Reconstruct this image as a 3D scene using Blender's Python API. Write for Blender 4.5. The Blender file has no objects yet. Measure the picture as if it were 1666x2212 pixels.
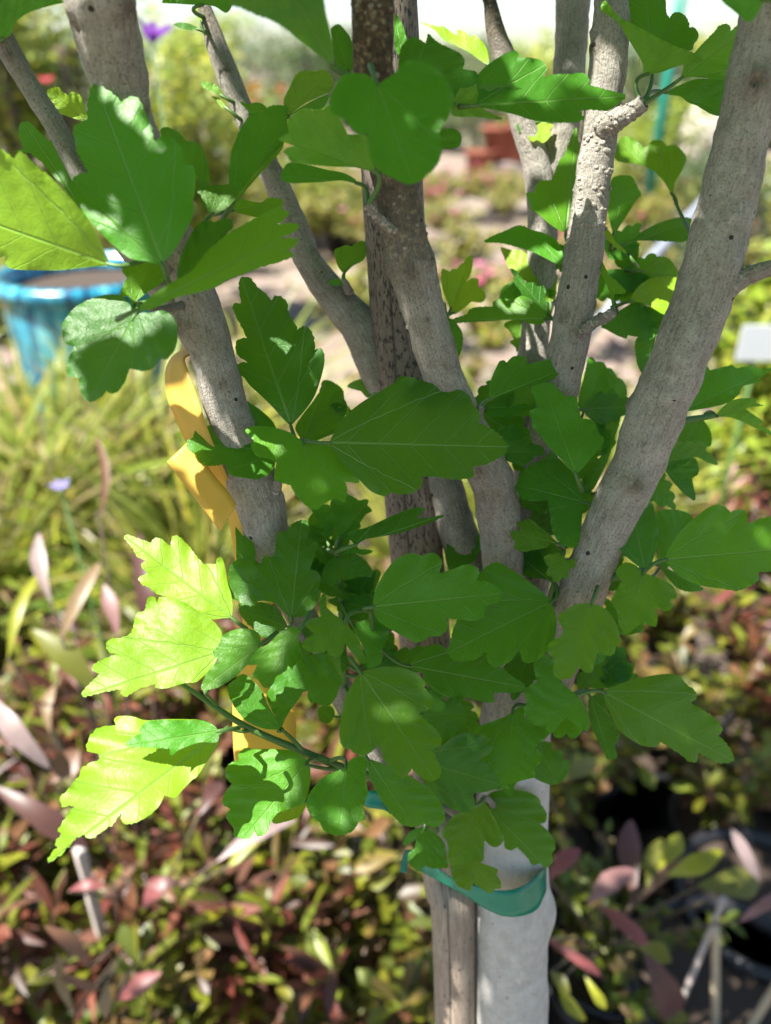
import bpy, bmesh, math, random
from mathutils import Vector, Matrix, noise
from mathutils.geometry import delaunay_2d_cdt
R = math.radians
scene = bpy.context.scene
C = scene.collection

# ------------------------------------------------------------------ camera, sky, sun, exposure
CAM_Z = 1.45
PITCH = R(30.0)
F = 1666.0                       # focal length in the units of the picture measurements (picture 1666 x 2212)
CX, CY = 833.0, 1106.0
cam_d = bpy.data.cameras.new('camera')
cam = bpy.data.objects.new('camera', cam_d); C.objects.link(cam)
cam.location = (0, 0, CAM_Z)
cam.rotation_euler = (R(90) - PITCH, 0, 0)
cam_d.sensor_fit = 'HORIZONTAL'; cam_d.sensor_width = 36; cam_d.lens = 36
cam_d.clip_start = 0.01; cam_d.clip_end = 3000
cam_d.dof.use_dof = True; cam_d.dof.focus_distance = 0.365; cam_d.dof.aperture_fstop = 6.3
scene.camera = cam

SUN = Vector((-0.46, -0.13, 0.88)).normalized()
w = bpy.data.worlds.new('World'); scene.world = w; w.use_nodes = True
nt = w.node_tree
bg = nt.nodes['Background']; sky = nt.nodes.new('ShaderNodeTexSky')
sky.sky_type = 'NISHITA'; sky.sun_disc = False
sky.sun_elevation = math.asin(SUN.z); sky.sun_rotation = math.atan2(SUN.x, SUN.y)
nt.links.new(sky.outputs[0], bg.inputs[0]); bg.inputs[1].default_value = 0.066
sd = bpy.data.lights.new('sun', 'SUN'); sd.energy = 5.0; sd.angle = R(0.53); sd.color = (1.0, 0.95, 0.87)
so = bpy.data.objects.new('sun', sd); C.objects.link(so)
so.rotation_euler = SUN.to_track_quat('Z', 'Y').to_euler(); so.location = (-3, -1, 6)
scene.view_settings.view_transform = 'Standard'; scene.view_settings.look = 'None'
scene.view_settings.exposure = 1.88; scene.view_settings.gamma = 1
scene.render.engine = 'CYCLES'
scene.cycles.use_denoising = True
scene.cycles.max_bounces = 10; scene.cycles.transparent_max_bounces = 8
scene.cycles.sample_clamp_indirect = 6

# ------------------------------------------------------------------ helpers
FWD = Vector((0, math.cos(PITCH), -math.sin(PITCH))); UP = Vector((0, math.sin(PITCH), math.cos(PITCH)))
O = Vector((0, 0, CAM_Z))
def P(x, y, d):                  # a point at measured place (x, y) and distance d along the lens axis
    return O + FWD * d + Vector((1, 0, 0)) * ((x - CX) / F * d) + UP * ((CY - y) / F * d)
def G(x, y, z):                  # where the line of sight through (x, y) meets the level z
    v = P(x, y, 1.0) - O
    return O + v * ((z - CAM_Z) / v.z)
TILE = {'0': (0, 0, 1)}
for k, (nx, ny, s) in {'1': (0, 0, 2), '2': (960, 0, 2), '3': (0, 640, 2), '4': (960, 640, 2), '5': (0, 1280, 2), '6': (960, 1280, 2),
        '7': (0, 1900, 2), '8': (960, 1900, 2), 'a': (480, 1240, 4), 'b': (960, 1240, 4), 'c': (480, 1600, 4), 'd': (960, 1600, 4),
        'e': (1100, 540, 4), 'g': (1100, 840, 4), 'h': (640, 60, 4), 'i': (960, 1960, 4), 'j': (0, 640, 4), 'k': (1080, 220, 4),
        'l': (1440, 500, 4), 'm': (480, 60, 4), 'n': (700, 420, 4), 'o': (1440, 0, 4), 'p': (0, 0, 4), 'q': (1440, 860, 4)}.items():
    TILE[k] = (nx * .86771, ny * .86771, s)
def TT(t, x, y):
    ox, oy, s = TILE[t]
    return (ox + x / s, oy + y / s)

def link(o, parent=None):
    C.objects.link(o)
    if parent is not None:
        o.parent = parent
        o.matrix_parent_inverse = parent.matrix_world.inverted() if parent.type != 'EMPTY' else Matrix.Translation(-parent.location)
    return o
def tag(o, label=None, cat=None, group=None, kind=None):
    if label: o['label'] = label
    if cat: o['category'] = cat
    if group: o['group'] = group
    if kind: o['kind'] = kind
    return o
def empty(name, loc):
    o = bpy.data.objects.new(name, None); o.location = loc; o.empty_display_size = .05
    C.objects.link(o); return o
class MB:
    def __init__(s): s.v = []; s.f = []; s.c = []; s.uv = []; s.m = []
    def add(s, vs, fs, col=(1, 1, 1), uvs=None, mi=0):
        n = len(s.v); s.v += [tuple(p) for p in vs]
        s.c += [col] * len(vs) if not isinstance(col, list) else col
        s.uv += uvs if uvs else [(0, 0)] * len(vs)
        s.f += [tuple(i + n for i in f) for f in fs]; s.m += [mi] * len(fs)
    def mesh(s, name, mats, smooth=True):
        me = bpy.data.meshes.new(name); me.from_pydata(s.v, [], s.f)
        for m in (mats if isinstance(mats, (list, tuple)) else [mats]): me.materials.append(m)
        a = me.color_attributes.new('tint', 'FLOAT_COLOR', 'POINT')
        a.data.foreach_set('color', [x for c in s.c for x in (c[0], c[1], c[2], 1.0)])
        u = me.uv_layers.new(name='UVMap')
        vi = [0] * len(me.loops); me.loops.foreach_get('vertex_index', vi)
        u.data.foreach_set('uv', [x for i in vi for x in s.uv[i]])
        me.polygons.foreach_set('use_smooth', [smooth] * len(me.polygons))
        me.polygons.foreach_set('material_index', s.m)
        me.update(); return me
    def build(s, name, mats, parent=None, smooth=True):
        return link(bpy.data.objects.new(name, s.mesh(name, mats, smooth)), parent)

# ------------------------------------------------------------------ materials
def mat(name):
    m = bpy.data.materials.new(name); m.use_nodes = True
    nt = m.node_tree; nt.nodes.clear()
    out = nt.nodes.new('ShaderNodeOutputMaterial')
    return m, nt, out
class N:                          # tiny node helper
    def __init__(s, nt): s.nt = nt
    def new(s, t, **kw):
        n = s.nt.nodes.new('ShaderNode' + t)
        for k, v in kw.items(): setattr(n, k, v)
        return n
    def lk(s, a, b): s.nt.links.new(a, b)
    def math(s, op, a, b=None, c=None, clamp=False):
        n = s.new('Math', operation=op); n.use_clamp = clamp
        for i, x in enumerate((a, b, c)):
            if x is None: continue
            if isinstance(x, (int, float)): n.inputs[i].default_value = x
            else: s.lk(x, n.inputs[i])
        return n.outputs[0]
    def mix(s, fac, a, b, mode='MIX'):
        n = s.new('Mix', data_type='RGBA', blend_type=mode); n.clamp_factor = True
        for i, x in ((0, fac), (6, a), (7, b)):
            if isinstance(x, (int, float)): n.inputs[i].default_value = x
            elif isinstance(x, tuple): n.inputs[i].default_value = (*x, 1)
            else: s.lk(x, n.inputs[i])
        return n.outputs[2]
    def ramp(s, x, pts):
        n = s.new('ValToRGB'); e = n.color_ramp.elements
        while len(e) < len(pts): e.new(0.5)
        for i, (p, c) in enumerate(pts):
            e[i].position = p; e[i].color = (*c, 1) if isinstance(c, tuple) else (c, c, c, 1)
        s.lk(x, n.inputs[0]); return n.outputs[0]
    def noise(s, vec, scale, detail=3, rough=.55, dist=0):
        n = s.new('TexNoise'); n.inputs['Scale'].default_value = scale; n.inputs['Detail'].default_value = detail
        n.inputs['Roughness'].default_value = rough; n.inputs['Distortion'].default_value = dist
        if vec is not None: s.lk(vec, n.inputs['Vector'])
        return n.outputs['Fac']
    def mapv(s, vec, scale):
        n = s.new('Mapping'); n.inputs['Scale'].default_value = scale; s.lk(vec, n.inputs['Vector']); return n.outputs[0]
    def bump(s, h, strength, dist=.001, normal=None):
        n = s.new('Bump'); n.inputs['Strength'].default_value = strength; n.inputs['Distance'].default_value = dist
        s.lk(h, n.inputs['Height'])
        if normal is not None: s.lk(normal, n.inputs['Normal'])
        return n.outputs[0]

def leaf_material(name, top, lit_yellow, trans, rough=.42, tfac=.34):
    """broad leaf: midrib, basal side veins, finer veins, mottling, translucent blade"""
    m, nt, out = mat(name); n = N(nt)
    uv = n.new('UVMap', uv_map='UVMap').outputs[0]
    sep = n.new('SeparateXYZ'); n.lk(uv, sep.inputs[0]); u, v = sep.outputs[0], sep.outputs[1]
    av = n.math('ABSOLUTE', v)
    wob = n.math('MULTIPLY', n.math('SUBTRACT', n.noise(uv, 9, 2), .5), .03)
    av2 = n.math('ADD', av, wob)
    def line(dist, width):        # 1 on the line, 0 away from it
        return n.math('SUBTRACT', 1, n.math('DIVIDE', dist, width), clamp=True)
    wid = n.math('MULTIPLY_ADD', u, -.009, .014)
    mid = line(av, wid)
    lat = n.math('MULTIPLY', line(n.math('ABSOLUTE', n.math('SUBTRACT', av2, n.math('MULTIPLY', n.math('POWER', n.math('MAXIMUM', u, 0.001), .85), .46))), .008),
                 n.math('LESS_THAN', u, .62))
    s = n.math('FRACT', n.math('MULTIPLY', n.math('SUBTRACT', u, n.math('MULTIPLY', av2, .95)), 5.5))
    sec = n.math('MULTIPLY', line(n.math('ABSOLUTE', n.math('SUBTRACT', s, .5)), .035), n.math('LESS_THAN', av, n.math('MULTIPLY_ADD', u, .3, .18)))
    vor = n.new('TexVoronoi', feature='DISTANCE_TO_EDGE'); vor.inputs['Scale'].default_value = 34; n.lk(uv, vor.inputs['Vector'])
    fine = n.math('SUBTRACT', 1, n.math('MULTIPLY', vor.outputs['Distance'], 9), clamp=True)
    vein = n.math('MAXIMUM', n.math('MAXIMUM', mid, n.math('MULTIPLY', lat, .95)), n.math('MULTIPLY', sec, .6))
    info = n.new('ObjectInfo').outputs['Random']
    big = n.noise(uv, 3.2, 3)
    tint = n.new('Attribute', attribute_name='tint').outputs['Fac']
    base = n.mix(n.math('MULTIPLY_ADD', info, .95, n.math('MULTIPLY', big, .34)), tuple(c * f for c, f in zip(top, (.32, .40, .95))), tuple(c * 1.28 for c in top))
    base = n.mix(n.math('MULTIPLY', tint, .8), base, lit_yellow)  # tint puts sun brightness into sunlit leaves' colour; yellower leaves carry less of it
    base = n.mix(n.math('MULTIPLY', fine, .05), base, (.02, .06, .01))
    base = n.mix(n.math('MULTIPLY', vein, .58), base, (.21, .38, .09))
    spots = n.new('TexVoronoi'); spots.inputs['Scale'].default_value = 7; n.lk(uv, spots.inputs['Vector'])
    sp = n.math('MULTIPLY', n.math('LESS_THAN', spots.outputs['Distance'], .05), n.math('GREATER_THAN', big, .55))
    base = n.mix(n.math('MULTIPLY', sp, .8), base, (.22, .19, .06))
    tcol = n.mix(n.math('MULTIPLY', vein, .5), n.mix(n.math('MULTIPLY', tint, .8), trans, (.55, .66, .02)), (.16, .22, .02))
    tcol = n.mix(n.math('MULTIPLY', fine, .12), tcol, tuple(c * .75 for c in trans))
    h = n.math('ADD', n.math('ADD', n.math('MULTIPLY', vein, -.8), n.math('MULTIPLY', fine, -.06)), n.math('MULTIPLY', n.noise(uv, 14, 3), .7))
    nrm = n.bump(h, .5, .0012)
    pb = n.new('BsdfPrincipled'); n.lk(base, pb.inputs['Base Color']); n.lk(nrm, pb.inputs['Normal'])
    n.lk(n.math('MULTIPLY_ADD', n.noise(uv, 20, 2), .18, rough - .09), pb.inputs['Roughness'])
    pb.inputs['Specular IOR Level'].default_value = .38
    tr = n.new('BsdfTranslucent'); n.lk(tcol, tr.inputs['Color']); n.lk(nrm, tr.inputs['Normal'])
    mx = n.new('MixShader'); mx.inputs[0].default_value = tfac
    n.lk(pb.outputs[0], mx.inputs[1]); n.lk(tr.outputs[0], mx.inputs[2]); n.lk(mx.outputs[0], out.inputs[0])
    return m
M = {}
M['leaf'] = leaf_material('hibiscus_leaf', (.044, .172, .009), (.27, .44, .016), (.20, .54, .008), rough=.46)

def foliage_material(name, rough=.38, tfac=.35, sat=1.0, spec=.45):
    """leaves coloured by the 'tint' attribute (leaf age and kind)"""
    m, nt, out = mat(name); n = N(nt)
    col = n.new('Attribute', attribute_name='tint').outputs['Color']
    geo = n.new('NewGeometry').outputs['Position']
    var = n.noise(geo, 60, 2)
    c2 = n.mix(n.math('MULTIPLY', var, .5), col, (.03, .03, .01))
    pb = n.new('BsdfPrincipled'); n.lk(c2, pb.inputs['Base Color']); pb.inputs['Roughness'].default_value = rough
    pb.inputs['Specular IOR Level'].default_value = spec
    g = n.new('Gamma'); n.lk(col, g.inputs[0]); g.inputs[1].default_value = .72
    tr = n.new('BsdfTranslucent'); n.lk(g.outputs[0], tr.inputs['Color'])
    mx = n.new('MixShader'); mx.inputs[0].default_value = tfac
    n.lk(pb.outputs[0], mx.inputs[1]); n.lk(tr.outputs[0], mx.inputs[2]); n.lk(mx.outputs[0], out.inputs[0])
    return m
M['foliage'] = foliage_material('plant_leaves')
M['glossy_foliage'] = foliage_material('shiny_plant_leaves', rough=.42, spec=.42)
M['petal'] = foliage_material('petals', rough=.6, tfac=.4, spec=.2)

def bark_material():
    m, nt, out = mat('bark'); n = N(nt)
    uv = n.new('UVMap', uv_map='UVMap').outputs[0]
    obj = n.new('TexCoord').outputs['Object']
    tint = n.new('Attribute', attribute_name='tint'); sep = n.new('SeparateColor'); n.lk(tint.outputs['Color'], sep.inputs[0])
    brown, paint = sep.outputs[0], sep.outputs[1]
    streak = n.noise(n.mapv(uv, (1, .22, 1)), 520, 6, .65, .4)
    fine = n.noise(obj, 900, 4, .7)
    blotch = n.noise(obj, 75, 5, .6, .6)
    mid = n.noise(obj, 240, 4, .6)
    c = n.ramp(n.math('MULTIPLY_ADD', streak, .55, n.math('MULTIPLY', blotch, .5)), [(.30, (.11, .10, .085)), (.44, (.265, .242, .205)), (.57, (.36, .335, .295)), (.74, (.47, .45, .41))])
    c = n.mix(n.math('MULTIPLY', n.ramp(fine, [(.33, 1.0), (.48, 0.0)]), .75), c, (.085, .075, .06))
    c = n.mix(n.math('MULTIPLY', n.ramp(mid, [(.58, 0.0), (.72, 1.0)]), .5), c, (.50, .47, .42))
    green = n.ramp(n.noise(obj, 40, 3), [(.5, 0.0), (.75, 1.0)])
    c = n.mix(n.math('MULTIPLY', green, .22), c, (.22, .23, .15))
    bc = n.ramp(n.noise(obj, 330, 5, .7), [(.38, (.030, .020, .010)), (.54, (.085, .058, .030)), (.66, (.30, .23, .13))])
    c = n.mix(n.math('MULTIPLY', brown, .95), c, bc)
    pits = n.new('TexVoronoi'); pits.inputs['Scale'].default_value = 95; n.lk(obj, pits.inputs['Vector'])
    pit = n.math('MULTIPLY', n.math('LESS_THAN', pits.outputs['Distance'], .11), n.math('GREATER_THAN', n.noise(obj, 45, 2), .56))
    c = n.mix(n.math('MULTIPLY', pit, .92), c, (.015, .012, .01))
    pn = n.noise(obj, 120, 4, .6)
    lime = n.mix(n.ramp(pn, [(.3, 0.0), (.7, 1.0)]), (.43, .42, .39), (.57, .56, .53))
    lime = n.mix(n.ramp(n.noise(obj, 210, 4, .7), [(.64, 0.0), (.70, .8)]), lime, (.18, .16, .14))
    pf = n.ramp(n.math('ADD', paint, n.math('MULTIPLY', n.math('SUBTRACT', pn, .5), .5)), [(.42, 0.0), (.58, 1.0)])
    c = n.mix(pf, c, lime)
    h = n.math('ADD', n.math('MULTIPLY', streak, 1.0), n.math('ADD', n.math('MULTIPLY', fine, .5), n.math('ADD', n.math('MULTIPLY', mid, .7), n.math('MULTIPLY', pit, -1.5))))
    nrm = n.bump(h, 1.0, .002)
    pb = n.new('BsdfPrincipled'); n.lk(c, pb.inputs['Base Color']); pb.inputs['Roughness'].default_value = .82
    pb.inputs['Specular IOR Level'].default_value = .25; n.lk(nrm, pb.inputs['Normal'])
    n.lk(pb.outputs[0], out.inputs[0]); return m
M['bark'] = bark_material()

def stake_material():
    m, nt, out = mat('weathered_bamboo'); n = N(nt)
    uv = n.new('UVMap', uv_map='UVMap').outputs[0]; obj = n.new('TexCoord').outputs['Object']
    st = n.noise(n.mapv(uv, (1, .12, 1)), 420, 6, .65, .3)
    c = n.ramp(st, [(.3, (.15, .115, .085)), (.5, (.27, .22, .175)), (.7, (.40, .35, .29))])
    up = n.new('Attribute', attribute_name='tint'); sp = n.new('SeparateColor'); n.lk(up.outputs['Color'], sp.inputs[0])
    c = n.mix(sp.outputs[1], n.mix(.72, c, (.085, .06, .048)), n.mix(.35, c, (.24, .185, .135)))
    dots = n.noise(n.mapv(uv, (1, .38, 1)), 560, 3, .6)
    lim = n.math('MULTIPLY_ADD', sp.outputs[1], .075, .53)
    dk = n.ramp(n.math('SUBTRACT', dots, lim), [(.0, 0.0), (.05, 1.0)])
    c = n.mix(n.math('MULTIPLY', dk, .92), c, (.016, .012, .012))
    c = n.mix(n.math('MULTIPLY', sp.outputs[2], 1.2, clamp=True), c, (.006, .005, .004))
    h = n.math('ADD', st, n.math('MULTIPLY', dk, -.6))
    pb = n.new('BsdfPrincipled'); n.lk(c, pb.inputs['Base Color']); pb.inputs['Roughness'].default_value = .62
    n.lk(n.bump(h, .5, .0008), pb.inputs['Normal']); n.lk(pb.outputs[0], out.inputs[0]); return m
M['stake'] = stake_material()

def plain(name, col, rough=.5, var=.25, scale=30, spec=.4, trans=0, bump=.15, coat=0):
    m, nt, out = mat(name); n = N(nt)
    obj = n.new('TexCoord').outputs['Object']
    f = n.noise(obj, scale, 4, .6)
    c = n.mix(n.math('MULTIPLY', f, 2 * var), col, tuple(x * .45 for x in col))
    pb = n.new('BsdfPrincipled'); n.lk(c, pb.inputs['Base Color']); pb.inputs['Roughness'].default_value = rough
    pb.inputs['Specular IOR Level'].default_value = spec; pb.inputs['Coat Weight'].default_value = coat
    n.lk(n.bump(f, bump, .002), pb.inputs['Normal'])
    if trans:
        tr = n.new('BsdfTranslucent'); tr.inputs['Color'].default_value = (*col, 1)
        mx = n.new('MixShader'); mx.inputs[0].default_value = trans
        n.lk(pb.outputs[0], mx.inputs[1]); n.lk(tr.outputs[0], mx.inputs[2]); n.lk(mx.outputs[0], out.inputs[0])
    else: n.lk(pb.outputs[0], out.inputs[0])
    return m
M['twig_green'] = plain('green_twig', (.07, .15, .03), .5, .25, 300)
M['tag'] = plain('yellow_plastic', (.80, .54, .10), .42, .06, 60, trans=.45, bump=.05)
M['tape'] = plain('green_plastic_tape', (.004, .28, .17), .22, .28, 90, spec=.6, trans=.25, bump=.5)
M['pot_black'] = plain('black_plastic', (.018, .018, .020), .42, .2, 40)
M['soil'] = plain('potting_soil', (.06, .042, .03), .95, .4, 120, bump=.8)
M['terracotta'] = plain('terracotta', (.28, .085, .05), .8, .2, 12)
M['beige_pot'] = plain('beige_stoneware', (.52, .46, .40), .7, .15, 9)
M['white'] = plain('white_plastic', (.62, .65, .66), .4, .05, 20)
M['teal_paint'] = plain('teal_paint', (.012, .19, .13), .4, .1, 9)
M['grey_pipe'] = plain('grey_pipe', (.20, .22, .26), .35, .1, 30)
M['wood_grey'] = plain('bleached_wood', (.46, .40, .36), .8, .25, 60, bump=.4)
M['cane'] = plain('pale_cane', (.50, .42, .29), .6, .25, 50)
M['trunk_far'] = plain('far_trunk', (.12, .09, .06), .9, .3, 20)
M['blue_plastic'] = plain('blue_plastic', (.10, .32, .55), .4, .1, 12)

def glaze_material():
    m, nt, out = mat('turquoise_drip_glaze'); n = N(nt)
    uv = n.new('UVMap', uv_map='UVMap').outputs[0]
    drip = n.noise(n.mapv(uv, (22, 2.2, 1)), 1.6, 4, .6, .5)
    c = n.ramp(drip, [(.38, (.003, .02, .07)), (.46, (.006, .12, .22)), (.54, (.015, .28, .38)), (.64, (.14, .45, .52))])
    pb = n.new('BsdfPrincipled'); n.lk(c, pb.inputs['Base Color']); pb.inputs['Roughness'].default_value = .16
    pb.inputs['Coat Weight'].default_value = .5; n.lk(n.bump(drip, .3, .01), pb.inputs['Normal'])
    n.lk(pb.outputs[0], out.inputs[0]); return m
M['glaze'] = glaze_material()
def ground_material():
    m, nt, out = mat('gravel_ground'); n = N(nt)
    geo = n.new('NewGeometry').outputs['Position']
    a = n.noise(geo, 1.1, 5, .6); b = n.noise(geo, 45, 4, .7)
    v = n.new('TexVoronoi'); v.inputs['Scale'].default_value = 55; n.lk(geo, v.inputs['Vector'])
    c = n.mix(n.ramp(a, [(.35, 0.0), (.65, 1.0)]), (.15, .115, .09), (.24, .195, .155))
    c = n.mix(n.math('MULTIPLY', b, .5), c, (.12, .09, .07))
    c = n.mix(.3, c, v.outputs['Color'], 'SOFT_LIGHT')
    pb = n.new('BsdfPrincipled'); n.lk(c, pb.inputs['Base Color']); pb.inputs['Roughness'].default_value = .9
    n.lk(n.bump(v.outputs['Distance'], .6, .01), pb.inputs['Normal']); n.lk(pb.outputs[0], out.inputs[0]); return m
M['ground'] = ground_material()
def soil_bed_material():
    m, nt, out = mat('weed_mat'); n = N(nt)
    geo = n.new('NewGeometry').outputs['Position']
    b = n.noise(geo, 30, 5, .7)
    c = n.mix(b, (.035, .028, .022), (.10, .075, .055))
    pb = n.new('BsdfPrincipled'); n.lk(c, pb.inputs['Base Color']); pb.inputs['Roughness'].default_value = .9
    n.lk(n.bump(b, .6, .01), pb.inputs['Normal']); n.lk(pb.outputs[0], out.inputs[0]); return m
M['bed'] = soil_bed_material()
def hill_material():
    m, nt, out = mat('wooded_hill'); n = N(nt)
    geo = n.new('NewGeometry').outputs['Position']
    b = n.noise(geo, .12, 6, .7)
    c = n.mix(b, (.05, .08, .05), (.12, .15, .09))
    pb = n.new('BsdfPrincipled'); n.lk(c, pb.inputs['Base Color']); pb.inputs['Roughness'].default_value = 1
    n.lk(pb.outputs[0], out.inputs[0]); return m
M['hill'] = hill_material()

# ------------------------------------------------------------------ the setting
gb = MB(); S = 1500
gb.add([(-S, -200, 0), (S, -200, 0), (S, S, 0), (-S, S, 0)], [(0, 1, 2, 3)])
tag(gb.build('ground', M['ground'], smooth=False), kind='structure')
def bed(name, x0, x1, y0, y1):
    b = MB(); b.add([(x0, y0, .004), (x1, y0, .004), (x1, y1, .004), (x0, y1, .004)], [(0, 1, 2, 3)])
    tag(b.build(name, M['bed'], smooth=False), kind='structure')
bed('plant_bed', -2.6, 2.4, .1, 3.6)
def hills():
    b = MB(); n = 90; vs = []; fs = []
    for i in range(n + 1):
        x = -420 + 840 * i / n
        h = 9 + 9 * noise.noise(Vector((x * .008, 3.1, 0))) + 4 * noise.noise(Vector((x * .03, 7, 0))) + (4 if x < -40 else 0)
        h = max(3, h)
        vs += [(x, 330, -2), (x, 345, h * .55), (x, 380, h), (x, 460, h * .8)]
    for i in range(n):
        for k in range(3): fs.append((i * 4 + k, i * 4 + 4 + k, i * 4 + 5 + k, i * 4 + 1 + k))
    b.add(vs, fs); tag(b.build('hills', M['hill']), kind='structure')
hills()

# ------------------------------------------------------------------ tubes (trunk, branches, twigs, stakes)
def catmull(pts, sub):
    out = []
    n = len(pts)
    for i in range(n - 1):
        p0 = pts[max(i - 1, 0)]; p1 = pts[i]; p2 = pts[i + 1]; p3 = pts[min(i + 2, n - 1)]
        for k in range(sub):
            t = k / sub
            out.append(tuple(.5 * ((2 * b) + (c - a) * t + (2 * a - 5 * b + 4 * c - d) * t * t + (3 * b - a - 3 * c + d) * t ** 3)
                             for a, b, c, d in zip(p0, p1, p2, p3)))
    out.append(tuple(pts[-1])); return out
def resample(path, step):        # path of (x,y,z,r,...) at about even steps
    out = [path[0]]; acc = 0
    for a, b in zip(path, path[1:]):
        L = (Vector(b[:3]) - Vector(a[:3])).length
        k = max(1, int(round(L / step)))
        for i in range(1, k + 1):
            t = i / k; out.append(tuple(x + (y - x) * t for x, y in zip(a, b)))
    return out
def tube(mb, path, seg=14, rough=0.0, rscale=60, seed=0, closed=True, col=None, groove=None):
    """path of (x, y, z, radius[, tint r, g, b]); returns ring centres"""
    pts = [Vector(p[:3]) for p in path]; n = len(pts)
    t0 = (pts[1] - pts[0]).normalized()
    up = Vector((0, 0, 1)) if abs(t0.z) < .9 else Vector((1, 0, 0))
    nx = t0.cross(up).normalized(); vs = []; cs = []; uvs = []; L = 0
    for i, p in enumerate(pts):
        t = (pts[min(i + 1, n - 1)] - pts[max(i - 1, 0)]).normalized()
        nx = (nx - t * nx.dot(t)).normalized(); ny = t.cross(nx)
        gd = (groove - t * groove.dot(t)).normalized() if groove is not None else None
        if i: L += (p - pts[i - 1]).length
        r = path[i][3]
        c = tuple(path[i][4:7]) if len(path[i]) >= 7 else (col or (0, 0, 0))
        for k in range(seg + 1):
            a = 2 * math.pi * (k % seg) / seg
            d = nx * math.cos(a) + ny * math.sin(a)
            rr = r
            if groove is not None: c = tuple(path[i][4:7])
            if rough:
                q = (p + d * r) * rscale + Vector((seed * 7.3, 0, seed))
                rr += r * rough * (noise.noise(q) + .5 * noise.noise(q * 2.7) + .3 * noise.noise(q * 6.1))
            if groove is not None:
                da = math.acos(max(-1, min(1, d.dot(gd)))) if d.dot(gd) > .5 else 9
                g_ = max(0, 1 - da / .045); rr -= r * .04 * g_; c = (c[0], c[1], g_)
            vs.append(p + d * rr); cs.append(c if groove is None else (c[0], c[1], c[2])); uvs.append((k / seg * .12, L))
    fs = []; m = seg + 1
    for i in range(n - 1):
        for k in range(seg):
            fs.append((i * m + k, i * m + k + 1, i * m + m + k + 1, i * m + m + k))
    if closed:
        b = len(vs)
        vs.append(pts[0]); cs.append(cs[0]); uvs.append((0, 0)); vs.append(pts[-1]); cs.append(cs[-1]); uvs.append((0, L))
        for k in range(seg):
            fs.append((b, k + 1, k)); fs.append((b + 1, (n - 1) * m + k, (n - 1) * m + k + 1))
    mb.add(vs, fs, cs, uvs)
    return pts
LEAF_VERTS = []; SUN_VERTS = []
ATTACH = []                       # points on wood where leaf stalks may start: (point, radius)
def px_path(spec, extra_top=None):
    """spec rows (x, y, d, r[, brown, paint]) in picture measures -> world path rows"""
    rows = []
    for s in spec:
        p = P(s[0], s[1], s[2]); rows.append((p.x, p.y, p.z, s[3] * s[2] / F, s[4] if len(s) > 4 else 0, s[5] if len(s) > 5 else 0, 0))
    return rows

tree = empty('hibiscus_tree', (0.08, .24, 0))
tag(tree, 'multi-stemmed hibiscus tree with pale grey bark and lobed green leaves, tied to a bamboo stake', 'tree')

def pic_y(p):
    v = p - O; return CY - F * v.dot(UP) / v.dot(FWD)
def bumps_on(mb, path, count, rng, size, y0=-1e9, y1=1e9):
    """raised corky lenticels standing on the bark"""
    ok = [i for i in range(len(path) - 1) if y0 <= pic_y(Vector(path[i][:3])) <= y1]
    for _ in range(count if ok else 0):
        i = rng.choice(ok)
        p = Vector(path[i][:3]); t = (Vector(path[i + 1][:3]) - p).normalized(); r = path[i][3]
        d = Vector((rng.gauss(0, 1), rng.gauss(-.9, .8), rng.gauss(0, 1))); d = (d - t * d.dot(t)).normalized()
        s = size * rng.uniform(.5, 1.25); c = p + d * (r - s * .12)
        e = t.cross(d); vs = []; fs = []; K = 8
        for ring, (rr, hh) in enumerate(((1.0, 0.0), (.8, .42), (.42, .62))):
            for k in range(K):
                a = 2 * math.pi * k / K; q = s * rr * rng.uniform(.85, 1.15)
                vs.append(c + e * math.cos(a) * q * 1.15 + t * math.sin(a) * q * .85 + d * hh * s)
        vs.append(c + d * s * .42)
        for ring in range(2):
            for k in range(K):
                a0 = ring * K + k; a1 = ring * K + (k + 1) % K; fs.append((a0, a1, a1 + K, a0 + K))
        for k in range(K): fs.append((2 * K + k, 2 * K + (k + 1) % K, 3 * K))
        col = tuple(path[i][4:7]); mb.add(vs, fs, (col[0] * .4, col[1], 0), [(rng.random() * .1, rng.random() * .2)] * len(vs))
def knot_warp(mb, start, kn):
    """push bark out (or in) round knots: kn rows (point, radius, height, hollow)"""
    for i in range(start, len(mb.v)):
        v = Vector(mb.v[i]); o = Vector((0, 0, 0))
        for c, rad, h, hol, ax in kn:
            dist = (v - c).length
            if dist < rad * 2.2:
                q = dist / rad
                g = math.exp(-q * q * 1.6) * (1 + .35 * noise.noise(v * 420)) - hol * math.exp(-q * q * 9) + .16 * math.sin(q * 13) * math.exp(-q * q)
                if hol == .1: g = math.exp(-q * q * 1.6)
                o += ax * (h * g)
                k = math.exp(-q * q * 1.3); c0 = mb.c[i]; mb.c[i] = (max(c0[0], .75 * k * (1 - c0[1])), c0[1], c0[2])
        if o.length: mb.v[i] = tuple(v + o)

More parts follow.
